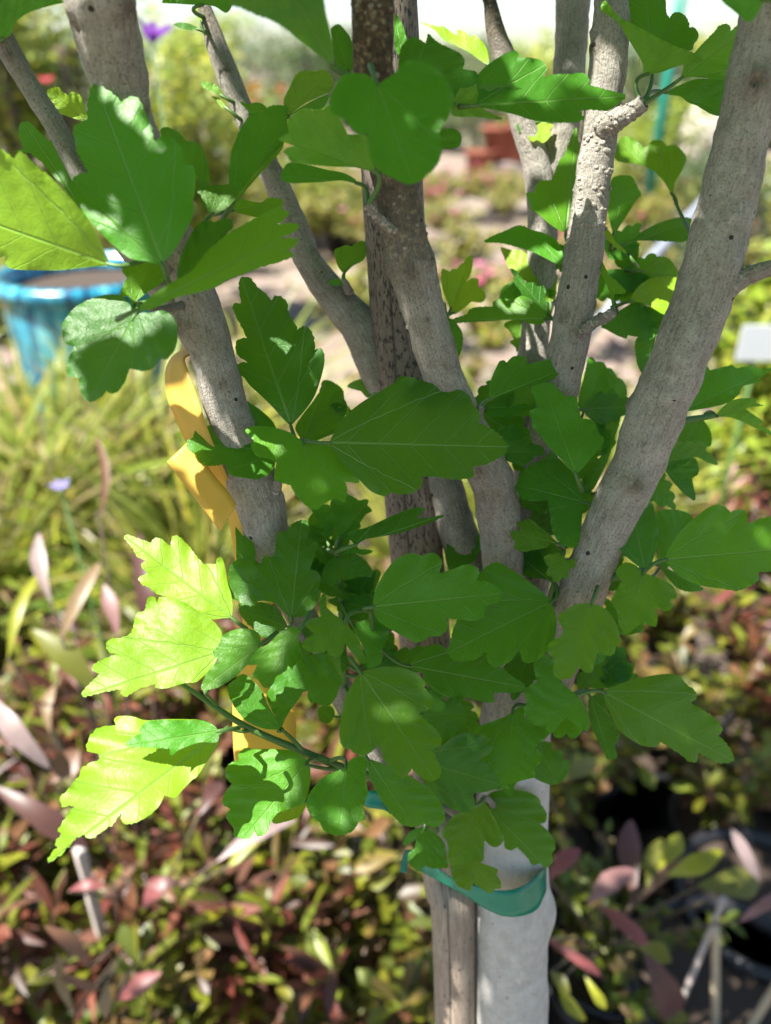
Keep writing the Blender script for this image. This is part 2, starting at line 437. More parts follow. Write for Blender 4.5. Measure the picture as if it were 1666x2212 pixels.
def branch(name, spec, seg=40, rough=.085, top=None, lent=0, lsize=.0012, knots=(), seed=1, step=.0019, lt=(-1e9, 1e9)):
    rows = px_path(spec)
    if top:                       # carries on above the picture into the crown
        a, b = Vector(rows[1][:3]), Vector(rows[0][:3]); d = (b - a).normalized()
        pts = []
        for k, f in ((1, .33), (2, .66), (3, 1.0)):
            q = b + d * top * f * .6 + Vector((0, 0, 1)) * top * f * f * .5
            pts.append((*q, rows[0][3] * (1 - .55 * f), rows[0][4], 0, 0))
        rows = pts[::-1] + rows
    path = resample(catmull(rows, 10), step)
    mb = MB(); st = 0
    tube(mb, path, seg, rough, 75, seed)
    kn = []
    for (kx, ky, kd, kr, kh, hol) in knots:
        c = P(kx, ky, kd); best = min(path, key=lambda p: abs(pic_y(Vector(p[:3])) - ky))
        to_cam = (O - c).normalized(); lat = c - Vector(best[:3]); lat -= to_cam * lat.dot(to_cam)
        if lat.length > best[3] * .97: lat = lat.normalized() * best[3] * .97
        ax = (lat + to_cam * math.sqrt(best[3] ** 2 - lat.length ** 2)).normalized()
        c = Vector(best[:3]) + ax * best[3]
        kn.append((c, kr * kd / F, kh * kd / F, hol, ax))
    if kn: knot_warp(mb, st, kn)
    if lent: bumps_on(mb, path, lent, random.Random(seed * 31), lsize, *lt)
    for p in path[::4]: ATTACH.append((Vector(p[:3]), p[3]))
    return mb.build(name, M['bark'], tree), path

# trunk (limewashed low down)
tr_spec = [(1120, 1470, .440, 62, 0, 0), (1112, 1560, .447, 76, 0, .35), (1108, 1700, .458, 77, 0, .8), (1106, 1850, .470, 76, 0, 1),
           (1108, 1950, .478, 79, 0, 1), (1105, 2050, .486, 76, 0, 1), (1107, 2212, .500, 77, 0, 1), (1108, 2330, .512, 78, 0, 1)]
def trunk():
    rows = px_path(tr_spec); a, b = Vector(rows[-2][:3]), Vector(rows[-1][:3]); d = (b - a).normalized(); d = (d + Vector((0, 0, -1.2))).normalized()
    for f in (.12, .3, .5):
        q = b + d * f
        if q.z > 0: rows.append((*q, rows[-1][3] * (1 + .25 * f), 0, 1, 0))
    q = b + d * (b.z + .01) / -d.z
    rows.append((*q, rows[-1][3] * 1.25, 0, 1, 0))
    path = resample(catmull(rows, 10), .0035); mb = MB(); tube(mb, path, 48, .03, 40, 3)
    kn = []
    for kx, ky, kr, kh in ((1186, 1965, 60, 15), (1060, 1900, 25, 5), (1150, 1640, 22, 6)):
        c = P(kx, ky, .478); best = min(path, key=lambda p: (Vector(p[:3]) - c).length); ax = (c - Vector(best[:3])).normalized()
        kn.append((Vector(best[:3]) + ax * best[3], kr * .478 / F, kh * .478 / F, .1, ax))
    knot_warp(mb, 0, kn)
    for p in path[:80:4]: ATTACH.append((Vector(p[:3]), p[3]))
    for p in path[::6]:
        for k in (-.8, 0, .8): LEAF_VERTS.append(Vector(p[:3]) + Vector((k * p[3], -p[3] * .6, 0)))
    return mb.build('trunk', M['bark'], tree)
trunk()

B2o, B2 = branch('branch', [(206, -60, .298, 78), (218, 0, .302, 75), (262, 200, .325, 58), (300, 330, .338, 53), (365, 500, .352, 49), (424, 640, .362, 46), (458, 760, .370, 46),
        (487, 870, .377, 47), (522, 970, .384, 50), (552, 1060, .392, 55), (592, 1190, .402, 46), (650, 1330, .412, 34), (742, 1500, .428, 30), (850, 1690, .445, 32), (1010, 1840, .468, 34)],
        top=.5, seed=2, knots=[(268, 18, .30, 30, 26, 1.2), (398, 705, .36, 36, 22, .3), (480, 830, .37, 8, 2, 3), (320, 240, .32, 14, 4, .5), (585, 1025, .385, 18, 9, .2), (560, 1215, .395, 14, 8, .3)], lent=14, lsize=.0009)
branch('branch', [(-20, 40, .335, 26, .4), (8, 90, .34, 25, .3), (75, 205, .35, 22), (130, 290, .357, 23), (230, 470, .368, 25), (330, 600, .375, 27), (440, 760, .386, 28)], top=.3, seed=3, lent=6, lsize=.0008, knots=[(20, 120, .33, 16, 5, 0)])
branch('branch', [(442, 20, .405, 17, .5), (452, 50, .406, 19, .5), (482, 135, .408, 24, .15), (528, 245, .41, 24), (587, 375, .412, 26), (645, 505, .415, 28), (670, 570, .416, 30),
        (735, 655, .42, 38), (782, 710, .423, 44), (820, 800, .427, 44), (870, 900, .43, 42), (945, 1030, .434, 42), (985, 1140, .438, 42), (1040, 1300, .442, 45), (1080, 1420, .446, 50)],
        seed=4, lent=10, lsize=.0008, knots=[(490, 150, .40, 14, 4, 2), (745, 640, .41, 20, 10, .2)])
B4o, B4 = branch('branch', [(800, -40, .300, 47, 1), (805, 0, .302, 46, 1), (808, 150, .312, 44, 1), (840, 340, .332, 45, .9), (866, 470, .343, 46, .75), (886, 560, .350, 50, .55), (918, 680, .357, 46, .1),
        (960, 820, .367, 43), (1010, 930, .380, 44), (1062, 1040, .392, 47, .4), (1080, 1140, .402, 45, .2), (1095, 1300, .420, 44), (1110, 1440, .438, 50)],
        top=.5, seed=5, lent=70, lsize=.0011, knots=[(842, 580, .34, 30, 9, 0), (930, 560, .345, 30, 9, 0), (890, 585, .34, 34, 5, .3), (925, 690, .35, 7, 2, 4), (1040, 1020, .385, 26, 8, .3), (1000, 740, .36, 12, 3, 0)], lt=(-20, 700))
branch('branch', [(1050, -30, .420, 13, .9), (1058, 0, .42, 14, .9), (1073, 75, .422, 20, .7), (1100, 150, .424, 24), (1128, 260, .427, 27), (1160, 360, .43, 30), (1172, 480, .432, 31),
        (1168, 620, .432, 32), (1152, 740, .433, 32), (1148, 880, .434, 34), (1146, 1000, .436, 36), (1150, 1130, .438, 37), (1140, 1300, .442, 42), (1125, 1430, .445, 48)], top=.25, seed=6, lent=30, lsize=.0009, lt=(-20, 200))
branch('branch', [(1240, -40, .432, 37), (1238, 0, .432, 36), (1230, 150, .434, 35), (1215, 280, .435, 35), (1190, 370, .436, 34), (1172, 470, .437, 30)], top=.4, seed=7, lent=8, lsize=.0009)
B6o, B6 = branch('branch', [(1322, -40, .362, 34), (1320, 0, .363, 34), (1318, 90, .366, 41), (1300, 250, .372, 38), (1280, 400, .378, 39), (1262, 540, .384, 41), (1240, 680, .390, 42), (1227, 760, .394, 42),
        (1205, 860, .402, 40), (1170, 960, .412, 38), (1155, 1120, .422, 40), (1140, 1300, .432, 44), (1122, 1450, .440, 50)],
        top=.4, seed=8, lent=120, lsize=.0013, lt=(215, 560), knots=[(1285, 100, .36, 20, 12, .2), (1268, 70, .36, 12, 9, .2), (1300, 660, .385, 14, 6, .2), (1245, 712, .385, 7, 2, 4), (1200, 650, .388, 11, 8, .3), (1215, 690, .388, 10, 6, .3)])
B7o, B7 = branch('branch', [(1682, -60, .322, 60), (1668, 0, .325, 60), (1640, 125, .331, 58), (1602, 300, .340, 58), (1568, 450, .347, 60), (1530, 600, .354, 61), (1500, 690, .358, 60), (1455, 805, .363, 61),
        (1412, 905, .369, 60), (1378, 1005, .375, 55), (1338, 1085, .381, 53), (1295, 1180, .389, 50), (1255, 1290, .398, 50), (1205, 1420, .415, 52), (1150, 1530, .436, 58)],
        top=.5, seed=9, lent=60, lsize=.0008, knots=[(1636, 170, .33, 34, 24, 1.2), (1352, 868, .36, 16, 18, 1.3), (1442, 800, .355, 6, 2, 5), (1372, 1050, .37, 26, 8, .2), (1436, 1000, .37, 8, 5, 0), (1590, 620, .35, 20, 8, .2), (1270, 1292, .39, 7, 2, 4), (1390, 960, .365, 8, 3, .2), (1250, 1360, .40, 14, 5, .2)])
def twig(spec, bark=True, seg=12, rough=.08, lent=0, seed=20, lsize=.001):
    rows = px_path(spec); path = resample(catmull(rows, 6), .002); mb = MB()
    tube(mb, path, seg, rough, 160, seed)
    if lent: bumps_on(mb, path, lent, random.Random(seed), lsize)
    for p in path[::3]: ATTACH.append((Vector(p[:3]), -.012))
    return mb.build('twig', M['bark'] if bark else M['twig_green'], tree)
twig([(392, 660, .352, 10), (340, 668, .335, 7), (296, 655, .326, 6)], rough=.15)
twig([(365, 590, .352, 9), (352, 560, .335, 6), (346, 540, .322, 4)])
twig([(950, 1800, .455, 12), (850, 1700, .415, 10), (744, 1660, .390, 9), (641, 1618, .380, 8), (529, 1568, .370, 7), (416, 1493, .362, 5), (388, 1474, .360, 4)], bark=False, rough=.03)
twig([(492, 1573, .363, 3.5), (520, 1580, .367, 4), (545, 1578, .371, 4)], bark=False)
twig([(608, 1576, .362, 3.5), (630, 1595, .372, 4.5), (655, 1622, .381, 5)], bark=False)
twig([(660, 1652, .372, 3), (700, 1660, .381, 4), (742, 1662, .390, 5)], bark=False)
twig([(443, 1497, .350, 3), (460, 1515, .362, 4), (470, 1524, .366, 4)], bark=False)
twig([(598, 1060, .380, 10), (606, 1015, .372, 8), (628, 970, .368, 6), (650, 952, .364, 5)], rough=.2, lent=6)
twig([(700, 1420, .415, 9), (655, 1380, .398, 8), (632, 1345, .386, 7), (628, 1326, .378, 5)], rough=.12)
twig([(745, 1480, .420, 9), (738, 1330, .405, 7), (733, 1240, .400, 5), (728, 1190, .393, 4)], bark=False, rough=.06)
twig([(1280, 1250, .392, 12), (1330, 1246, .386, 9), (1365, 1240, .382, 6), (1392, 1234, .378, 5)], bark=False)
twig([(1150, 1560, .420, 12), (1200, 1530, .395, 8), (1248, 1504, .384, 6)], rough=.1)
twig([(1300, 275, .368, 24), (1325, 262, .362, 22), (1352, 248, .358, 19), (1378, 230, .354, 17), (1390, 222, .352, 14)], seg=20, rough=.16, lent=70, lsize=.0013)
twig([(1530, 570, .368, 6), (1480, 480, .408, 4), (1456, 428, .414, 3)], bark=False)
twig([(1262, 712, .383, 15), (1290, 693, .376, 12), (1316, 681, .371, 12), (1328, 672, .369, 9)], seg=16, rough=.2, lent=26)
twig([(1570, 625, .350, 26), (1610, 598, .347, 20), (1645, 585, .342, 18), (1710, 565, .336, 16)], seg=18, rough=.12, lent=20)
twig([(1022, 915, .376, 9), (1036, 895, .372, 8), (1040, 876, .370, 6)], rough=.25, lent=8)
twig([(1420, 945, .385, 10), (1468, 912, .392, 9), (1545, 898, .396, 5)], bark=False)
twig([(850, 498, .338, 12), (822, 474, .334, 10), (800, 452, .330, 9), (790, 440, .328, 7)], seg=16, rough=.25, lent=24)
twig([(755, 630, .410, 10), (748, 615, .405, 8), (742, 602, .403, 5)], rough=.2)
twig([(1010, 1780, .44, 12), (960, 1745, .42, 8), (910, 1765, .41, 6)])
twig([(1080, 1760, .44, 10), (1058, 1730, .42, 7), (1045, 1722, .412, 5)])
twig([(1180, 1400, .41, 8), (1185, 1310, .40, 6), (1212, 1200, .392, 5)], bark=False)
twig([(845, 1440, .415, 8), (810, 1380, .398, 6), (800, 1312, .372, 5)], bark=False)

# ------------------------------------------------------------------ the tree's leaves
# rows: tile, distance of the stalk end, slope x, slope y, curl, tint, base, tip, outline (pairs)
LV = []
def L(tile, d, pts, base, tip, gx=None, gy=None, y=0.0, curl=None, fold=None):
    LV.append((tile, d, pts, base, tip, gx, gy, y, curl, fold))

L('1',.305,[(470,1140),(440,1060),(390,960),(300,850),(220,770),(130,690),(85,655),(60,690),(0,640),(-80,600),(-170,640),(-260,760),(-330,860),(-250,960),(-170,1010),(-90,1050),(0,1110),(20,1100),(30,1150),(90,1165),(250,1168),(380,1155),(440,1150)],(470,1140),(-330,860),gx=-.6,gy=.8,y=.8)
L('1',.300,[(700,1140),(640,1130),(560,1115),(480,1050),(420,990),(370,930),(330,860),(310,800),(320,765),(350,750),(385,745),(345,680),(325,610),(318,555),(345,530),(380,510),(378,450),(390,385),(410,360),(445,375),(480,400),(525,440),(560,420),(595,425),(620,470),(650,540),(668,610),(700,590),(745,600),(780,640),(795,690),(800,712),(830,715),(845,760),(840,830),(832,870),(840,890),(830,940),(800,1000),(760,1070)],(700,1140),(410,360),gx=-.15,gy=-.12)
L('1',.365,[(340,900),(280,815),(230,760),(180,700),(130,660),(75,655),(100,640),(80,570),(88,530),(110,525),(125,525),(160,560),(190,590),(212,612),(240,582),(280,590),(320,630),(340,680),(360,730),(385,800)],(345,890),(100,530),gx=0)
L('1',.385,[(375,522),(300,505),(250,480),(215,430),(205,390),(250,375),(270,395),(295,412),(310,395),(345,410),(365,455)],(375,520),(205,390),y=.8,gy=.5)
L('p',.330,[(20,340),(100,290),(110,240),(140,180),(220,120),(330,75),(480,35),(560,15),(450,-40),(300,-90),(100,-120),(-60,-60),(-80,120),(-30,250)],(20,340),(560,15),gx=0,gy=.5)
L('1',.362,[(890,830),(860,790),(830,740),(790,700),(760,640),(700,590),(695,560),(720,548),(770,570),(805,610),(840,612),(870,635),(890,680),(905,740),(905,790)],(890,830),(705,552),gx=.1)
L('1',.345,[(1010,880),(990,800),(990,720),(1005,640),(1030,580),(1055,530),(1090,490),(1130,485),(1165,460),(1200,455),(1240,460),(1240,520),(1250,570),(1225,610),(1130,710),(1060,790),(1030,830)],(1010,878),(1245,520),gx=.25,fold=.1)
L('1',.347,[(1010,880),(1030,828),(1062,785),(1132,706),(1222,612),(1215,650),(1150,722),(1080,800),(1040,850)],(1010,880),(1220,612),gx=.1,y=.3)
L('1',.332,[(915,925),(880,890),(850,820),(855,785),(880,780),(910,800),(950,800),(1000,795),(1020,820),(1010,870),(960,910)],(915,925),(1015,800),y=.2)
L('1',.375,[(1000,905),(1030,860),(1090,870),(1130,875),(1160,855),(1215,860),(1222,885),(1180,905),(1120,938),(1050,925)],(1000,910),(1220,865),y=.3)
L('1',.318,[(765,1225),(770,1150),(790,1080),(820,1020),(860,965),(900,950),(925,962),(965,945),(1000,950),(1005,985),(985,1000),(960,1060),(920,1120),(860,1180),(810,1220)],(762,1230),(1000,960),gx=.1)
L('1',.298,[(590,1335),(640,1290),(700,1245),(770,1205),(820,1175),(860,1130),(900,1080),(960,1030),(1010,995),(1070,960),(1120,935),(1170,910),(1215,888),(1222,908),(1247,915),(1225,950),(1195,968),(1250,962),(1292,970),(1278,995),(1205,1030),(1250,1028),(1285,1035),(1270,1068),(1205,1085),(1240,1082),(1268,1095),(1265,1108),(1180,1140),(1080,1170),(1000,1200),(930,1240),(850,1265),(760,1285),(680,1325),(615,1345)],(592,1338),(1285,1000),gx=.0,gy=-.6,y=.55)
L('3',.318,[(575,265),(560,200),(520,165),(450,165),(370,190),(310,230),(275,280),(268,295),(270,350),(290,378),(325,380),(300,430),(287,490),(300,515),(340,520),(345,570),(365,610),(395,625),(440,600),(460,575),(480,590),(510,580),(540,540),(560,480),(580,485),(620,492),(660,480),(690,438),(720,440),(755,400),(768,340),(765,290),(740,250),(700,230),(650,240),(610,240)],(575,265),(380,622),gx=-.2,gy=-.4,fold=.2)
L('j',.325,[(1150,430),(1110,340),(1040,330),(1070,220),(1100,180),(1060,130),(1060,90),(1120,50),(1250,20),(1330,5),(1400,60),(1420,180),(1380,240),(1280,300),(1180,380)],(1150,430),(1330,5),y=.35)
L('3',.372,[(1255,725),(1225,700),(1180,650),(1130,600),(1080,555),(1055,520),(1025,500),(1020,470),(1045,455),(1070,455),(1030,425),(1018,390),(1025,360),(1070,350),(1050,310),(1025,265),(1005,220),(1012,200),(1042,200),(1035,150),(1035,100),(1055,85),(1085,95),(1110,130),(1140,150),(1175,188),(1190,168),(1215,170),(1240,195),(1248,240),(1270,280),(1285,318),(1310,298),(1340,310),(1358,350),(1360,402),(1385,392),(1402,420),(1400,470),(1385,530),(1360,600),(1320,660),(1285,700)],(1255,725),(1045,90),gx=-.1,gy=-.2)
L('3',.376,[(1195,850),(1190,790),(1190,730),(1160,690),(1110,650),(1050,615),(1000,620),(950,650),(930,685),(945,725),(890,730),(845,750),(835,780),(808,795),(812,830),(850,855),(858,880),(890,900),(940,900),(972,892),(985,930),(1010,945),(1060,955),(1110,960),(1160,940),(1185,905)],(1198,840),(808,800),gx=.2)
L('3',.358,[(1310,800),(1260,760),(1200,740),(1130,730),(1075,735),(1060,755),(1098,792),(1085,810),(1110,860),(1160,870),(1195,888),(1185,950),(1200,970),(1255,985),(1280,1030),(1330,1080),(1370,1090),(1400,1065),(1450,1040),(1490,1060),(1500,1010),(1492,970),(1550,975),(1545,950),(1560,930),(1530,890),(1470,840),(1400,805),(1350,795)],(1310,800),(1370,1090),gx=.1,gy=-.6,y=.25)
L('0',.350,[(712,955),(740,905),(780,870),(830,840),(875,815),(910,822),(950,835),(985,843),(1010,850),(1020,870),(1037,895),(1035,915),(1060,925),(1085,945),(1098,968),(1085,985),(1055,1000),(1020,1008),(1022,1030),(985,1035),(945,1030),(912,1028),(910,1050),(890,1065),(865,1068),(845,1063),(830,1072),(800,1060),(770,1030),(740,1000),(718,970)],(712,957),(1098,966),gx=.0,gy=-.4,y=.2)
L('4',.362,[(40,560),(60,515),(110,520),(180,545),(240,560),(300,575),(330,610),(340,650),(250,660),(120,640)],(30,600),(335,620),gx=.0)
L('3',.398,[(1310,795),(1275,740),(1300,690),(1340,640),(1380,580),(1395,535),(1430,535),(1480,570),(1488,610),(1500,640),(1490,690),(1460,750),(1400,780),(1350,800)],(1310,795),(1410,533))
L('3',.405,[(1520,670),(1480,685),(1430,650),(1420,625),(1440,610),(1470,640),(1500,640)],(1522,668),(1420,625),y=.8)
L('n',.402,[(545,905),(490,840),(465,760),(462,700),(500,680),(560,660),(610,670),(690,620),(740,650),(720,780),(620,840)],(545,905),(690,620),y=.4,gx=.1)
L('n',.404,[(520,1000),(470,1012),(400,990),(430,960),(480,950),(530,970)],(530,1000),(400,990))
L('3',.425,[(1500,560),(1530,535),(1600,525),(1620,580),(1590,610),(1560,580)],(1612,595),(1500,560),y=.3)
L('1',.285,[(1440,290),(1420,265),(1380,240),(1300,180),(1240,130),(1180,90),(1100,60),(1030,30),(990,20),(1000,-30),(1100,-120),(1250,-150),(1380,-60),(1410,60),(1435,180)],(1440,290),(990,-10),gx=.2,gy=.5,y=.1)
L('1',.385,[(870,20),(930,28),(975,55),(1000,30),(990,-20),(850,-60),(740,-30),(700,10),(760,15),(830,20)],(870,22),(990,0),gy=.3)
L('1',.400,[(750,105),(780,95),(830,105),(860,125),(820,130),(780,120)],(860,127),(750,105))
L('1',.402,[(840,35),(870,28),(890,50),(870,95),(845,60)],(866,100),(850,30),y=.9)
L('h',.322,[(790,410),(720,430),(680,340),(660,240),(650,120),(640,40),(700,0),(770,60),(820,150),(830,300),(820,390)],(785,415),(660,0),gx=0,gy=.1)
L('0',.283,[(815,182),(790,160),(745,160),(722,190),(712,225),(720,245),(745,260),(770,288),(795,290),(797,330),(815,365),(850,385),(885,398),(915,385),(945,355),(955,320),(947,285),(970,250),(980,210),(960,165),(930,140),(880,130),(850,160)],(815,182),(893,398),gx=.1,gy=-.35)
L('2',.322,[(60,480),(60,230),(100,170),(130,160),(175,188),(185,145),(215,175),(260,200),(320,230),(340,260),(335,300),(390,310),(400,340),(380,370),(320,380),(290,440),(250,520),(200,560),(120,560)],(62,480),(187,148),gx=.1)
L('2',.335,[(60,240),(40,200),(40,60),(70,100),(95,180),(105,250)],(70,250),(40,60))
L('2',.415,[(445,280),(400,255),(360,225),(320,205),(270,180),(240,160),(215,130),(150,95),(190,105),(235,115),(250,112),(285,140),(312,152),(315,128),(350,140),(365,162),(385,150),(420,180),(440,220)],(445,280),(150,95),y=.9,gx=0,gy=-.5)
L('2',.326,[(395,455),(405,400),(385,350),(400,320),(440,280),(500,240),(545,220),(570,225),(585,252),(620,248),(680,265),(697,300),(680,335),(740,320),(800,320),(860,318),(882,345),(880,370),(940,385),(1000,400),(1038,415),(1000,450),(960,475),(900,475),(830,475),(850,495),(858,515),(820,525),(740,528),(640,520),(560,495),(470,475)],(395,455),(1038,415),gx=.15,gy=-.3)
L('2',.330,[(290,450),(300,380),(345,375),(430,365),(540,370),(600,390),(500,410),(400,448),(440,480),(505,515),(400,505),(290,500)],(290,450),(600,388),y=.25,gx=.1,gy=.4)
L('o',.358,[(570,640),(560,560),(520,480),(440,350),(350,200),(290,150),(210,100),(190,60),(230,0),(280,60),(330,120),(400,170),(520,230),(700,330),(850,400),(980,450),(1080,520),(940,550),(830,580),(730,620),(640,640)],(590,640),(1080,520),y=.35,gx=-.1,gy=.5)
L('o',.362,[(640,620),(600,400),(560,260),(440,200),(370,140),(380,100),(405,80),(400,0),(420,-60),(560,-150),(740,-30),(760,100),(790,158),(820,110),(870,105),(920,130),(955,190),(960,237),(1000,235),(1040,290),(1030,340),(1000,380),(985,430),(900,440),(760,480)],(640,620),(580,-150),gy=-.2,gx=.1)
L('o',.360,[(890,680),(900,620),(920,560),(1000,460),(1060,390),(1120,330),(1180,270),(1220,220),(1280,205),(1315,230),(1320,267),(1370,220),(1420,205),(1500,260),(1500,500),(1450,640),(1290,695),(1150,680),(1000,665),(930,670)],(890,675),(1480,230),y=.3,gx=.15,gy=.4)
L('o',.372,[(740,795),(800,772),(865,740),(960,700),(1040,680),(1290,700),(1330,850),(1290,960),(1220,1000),(1150,985),(1020,910),(960,890),(880,830),(800,820)],(740,795),(1290,960),gx=.1)
L('o',.290,[(1240,0),(1330,80),(1400,140),(1460,190),(1520,160),(1600,0),(1500,-80),(1300,-100)],(1600,0),(1240,0),gx=.0,gy=.4)
L('k',.400,[(1140,1240),(1000,1170),(900,1080),(830,1040),(840,1020),(820,970),(800,905),(870,900),(880,850),(920,800),(1020,790),(1050,720),(1090,620),(1130,580),(1170,470),(1200,390),(1230,340),(1250,450),(1290,650),(1290,850),(1260,1000),(1220,1100)],(1140,1240),(1230,340),y=.3,gx=.2)
L('k',.425,[(880,290),(940,285),(1030,310),(1020,340),(1000,362),(1020,390),(980,450),(940,470),(910,453),(890,445),(850,460),(820,420),(820,380),(860,362),(870,320)],(880,290),(940,470),y=1,gx=0,gy=-.5)
L('k',.424,[(720,300),(860,290),(870,340),(820,380),(740,380)],(870,300),(730,360))
L('k',.345,[(0,440),(0,400),(40,370),(110,345),(180,350),(230,390),(240,450),(220,500),(150,520),(60,515),(0,480)],(0,440),(238,455))
L('2',.415,[(1240,840),(1200,780),(1160,740),(1100,710),(1020,700),(990,680),(1000,620),(1030,590),(1060,590),(1100,620),(1120,637),(1160,605),(1200,610),(1215,632),(1250,625),(1290,660),(1300,690),(1280,740),(1250,790)],(1240,840),(1010,610),y=.5,gy=-.4)
L('2',.412,[(985,1010),(960,900),(975,780),(1000,760),(1060,760),(1085,800),(1105,840),(1080,870),(1050,920),(1010,980)],(985,1010),(1040,755),y=.15)
L('2',.402,[(765,1150),(700,1120),(640,1090),(560,1065),(500,1050),(425,1045),(460,1020),(520,995),(570,975),(600,975),(620,990),(680,1005),(730,1030),(755,1060),(770,1110)],(768,1150),(425,1045),gy=-.6,gx=0)
L('e',.422,[(830,640),(760,570),(700,540),(640,470),(580,440),(540,350),(510,265),(600,285),(680,285),(740,320),(780,400),(820,500),(835,590)],(832,640),(515,265),y=.9,gy=-.4)
L('e',.422,[(940,740),(900,720),(890,660),(880,600),(830,590),(815,490),(850,420),(920,440),(960,500),(1005,500),(990,600),(985,690)],(940,740),(850,425),y=1,gy=-.4)
L('e',.408,[(930,850),(850,930),(780,780),(700,700),(680,640),(620,560),(625,510),(590,445),(650,470),(700,540),(740,570),(790,565),(830,602),(880,590),(905,640),(888,690),(920,760),(945,830)],(932,850),(590,445))
L('e',.398,[(900,880),(860,930),(760,920),(680,890),(560,890),(420,900),(300,905),(140,915),(60,895),(130,870),(220,840),(240,800),(300,780),(440,775),(450,730),(520,705),(580,710),(630,712),(690,680),(750,700),(830,760),(890,840)],(900,880),(60,895),y=.25,gy=-.5)
L('e',.424,[(690,890),(570,900),(540,940),(590,990),(625,1060),(590,1080),(640,1130),(650,1170),(665,1130),(685,1000)],(690,890),(650,1170),y=.4)
L('e',.418,[(75,800),(50,740),(10,640),(0,560),(0,450),(40,460),(70,472),(90,450),(130,450),(160,412),(190,400),(215,350),(260,330),(270,400),(240,510),(180,600),(130,670),(90,760)],(75,800),(255,335),y=.7)
L('e',.422,[(85,830),(80,780),(130,660),(200,570),(270,530),(320,540),(310,602),(370,640),(380,700),(340,740),(260,730),(190,790),(120,840)],(88,832),(375,690),y=.9)
L('e',.400,[(50,880),(110,900),(170,980),(185,1060),(170,1150),(140,1210),(90,1100)],(52,882),(140,1210),y=.1)
L('l',.412,[(450,865),(480,790),(540,720),(610,680),(700,660),(830,655),(870,700),(860,800),(800,900),(760,980),(700,960),(600,900),(500,870)],(450,865),(870,720),y=.9,gy=-.6,gx=0)
L('l',.420,[(540,610),(600,540),(650,490),(720,478),(790,500),(840,570),(880,640),(830,655),(700,660),(620,650)],(540,610),(865,640),y=.5)
L('l',.425,[(480,790),(400,770),(300,680),(250,600),(330,590),(450,590),(560,610),(620,660),(540,720)],(480,790),(300,600))
L('l',.418,[(340,960),(480,880),(600,910),(760,980),(800,1000),(720,1120),(600,1210),(520,1180),(430,1160),(410,1190),(330,1160),(240,1110),(200,1080)],(340,960),(420,1185),gy=-.3)
L('4',.425,[(1085,350),(1190,330),(1190,250),(1150,430),(1110,500),(1085,450)],(1190,270),(1105,500))
L('e',.374,[(1475,790),(1450,650),(1400,530),(1330,400),(1220,280),(1180,210),(1135,150),(1165,140),(1200,170),(1260,220),(1320,300),(1380,370),(1420,450),(1440,500),(1520,560),(1595,650),(1490,670),(1485,780)],(1475,790),(1140,145),y=.35,gy=-.3)
L('l',.395,[(440,470),(330,410),(300,380),(220,310),(190,250),(195,170),(200,120),(230,130),(235,160),(215,200),(250,240),(290,290),(320,350),(380,400)],(440,470),(210,120),y=1)
L('l',.418,[(400,380),(480,330),(560,260),(700,190),(850,145),(970,150),(1000,250),(920,350),(800,350),(620,345),(520,345)],(400,380),(1000,170),y=.1)
L('l',.428,[(440,600),(330,560),(300,450),(320,330),(440,360),(510,370),(525,440),(500,540)],(440,600),(340,340))
L('g',.380,[(425,530),(405,450),(420,380),(450,300),(470,260),(500,205),(540,198),(560,217),(610,170),(670,155),(730,180),(742,232),(830,210),(940,188),(970,215),(1040,230),(1100,250),(1080,290),(1020,310),(960,360),(860,395),(760,410),(680,430),(600,470),(500,500)],(425,530),(1100,255),gx=.1,y=.1)
L('g',.372,[(1155,1175),(1090,1120),(1000,1020),(920,940),(850,850),(785,770),(790,735),(760,640),(800,620),(830,602),(800,520),(770,430),(860,400),(950,390),(990,430),(1070,510),(1110,505),(1165,525),(1180,620),(1210,702),(1290,710),(1340,770),(1345,832),(1395,860),(1400,910),(1340,990),(1270,1070),(1200,1150)],(1155,1178),(870,395),gx=.1,gy=-.25,y=.1)
L('g',.424,[(1230,650),(1180,600),(1190,480),(1230,330),(1250,240),(1260,190),(1295,170),(1330,212),(1390,215),(1425,262),(1440,400),(1500,470),(1500,560),(1440,590),(1370,640),(1280,635)],(1225,650),(1400,220))
L('g',.432,[(1400,640),(1400,300),(1425,262),(1470,270),(1520,342),(1570,370),(1605,460),(1580,600),(1500,660)],(1420,660),(1590,400))
L('g',.395,[(380,605),(450,570),(520,570),(560,612),(640,590),(730,570),(740,590),(820,590),(800,610),(700,640),(560,680),(420,695)],(380,612),(825,595),gx=.1)
L('g',.410,[(360,712),(440,690),(560,670),(650,690),(670,760),(560,770),(460,800)],(360,715),(670,720),y=.2)
L('g',.386,[(500,1000),(440,900),(460,800),(570,760),(650,755),(690,790),(740,850),(735,902),(800,920),(860,940),(885,980),(870,1020),(800,1020),(780,1060),(700,1110),(600,1080),(520,1050)],(490,990),(885,990),gx=.1)
L('4',.388,[(850,1055),(870,1010),(830,950),(760,880),(720,840),(690,870),(620,900),(590,930),(565,980),(560,1000),(590,1040),(640,1055),(700,1050),(710,1100),(720,1180),(760,1240),(830,1250),(850,1120)],(852,1058),(565,985),gx=.1)
L('4',.400,[(850,1020),(870,930),(930,860),(945,790),(910,730),(920,690),(980,670),(1015,660),(1010,720),(985,800),(960,880),(900,1000)],(850,1025),(1000,670),gx=.1)
L('q',.405,[(900,570),(960,480),(1020,380),(1060,250),(1080,180),(1110,175),(1140,212),(1220,195),(1320,170),(1370,197),(1480,180),(1530,190),(1600,205),(1690,195),(1640,230),(1550,295),(1570,315),(1450,340),(1400,377),(1390,420),(1320,480),(1250,510),(1100,545)],(895,572),(1690,195),gx=.1)
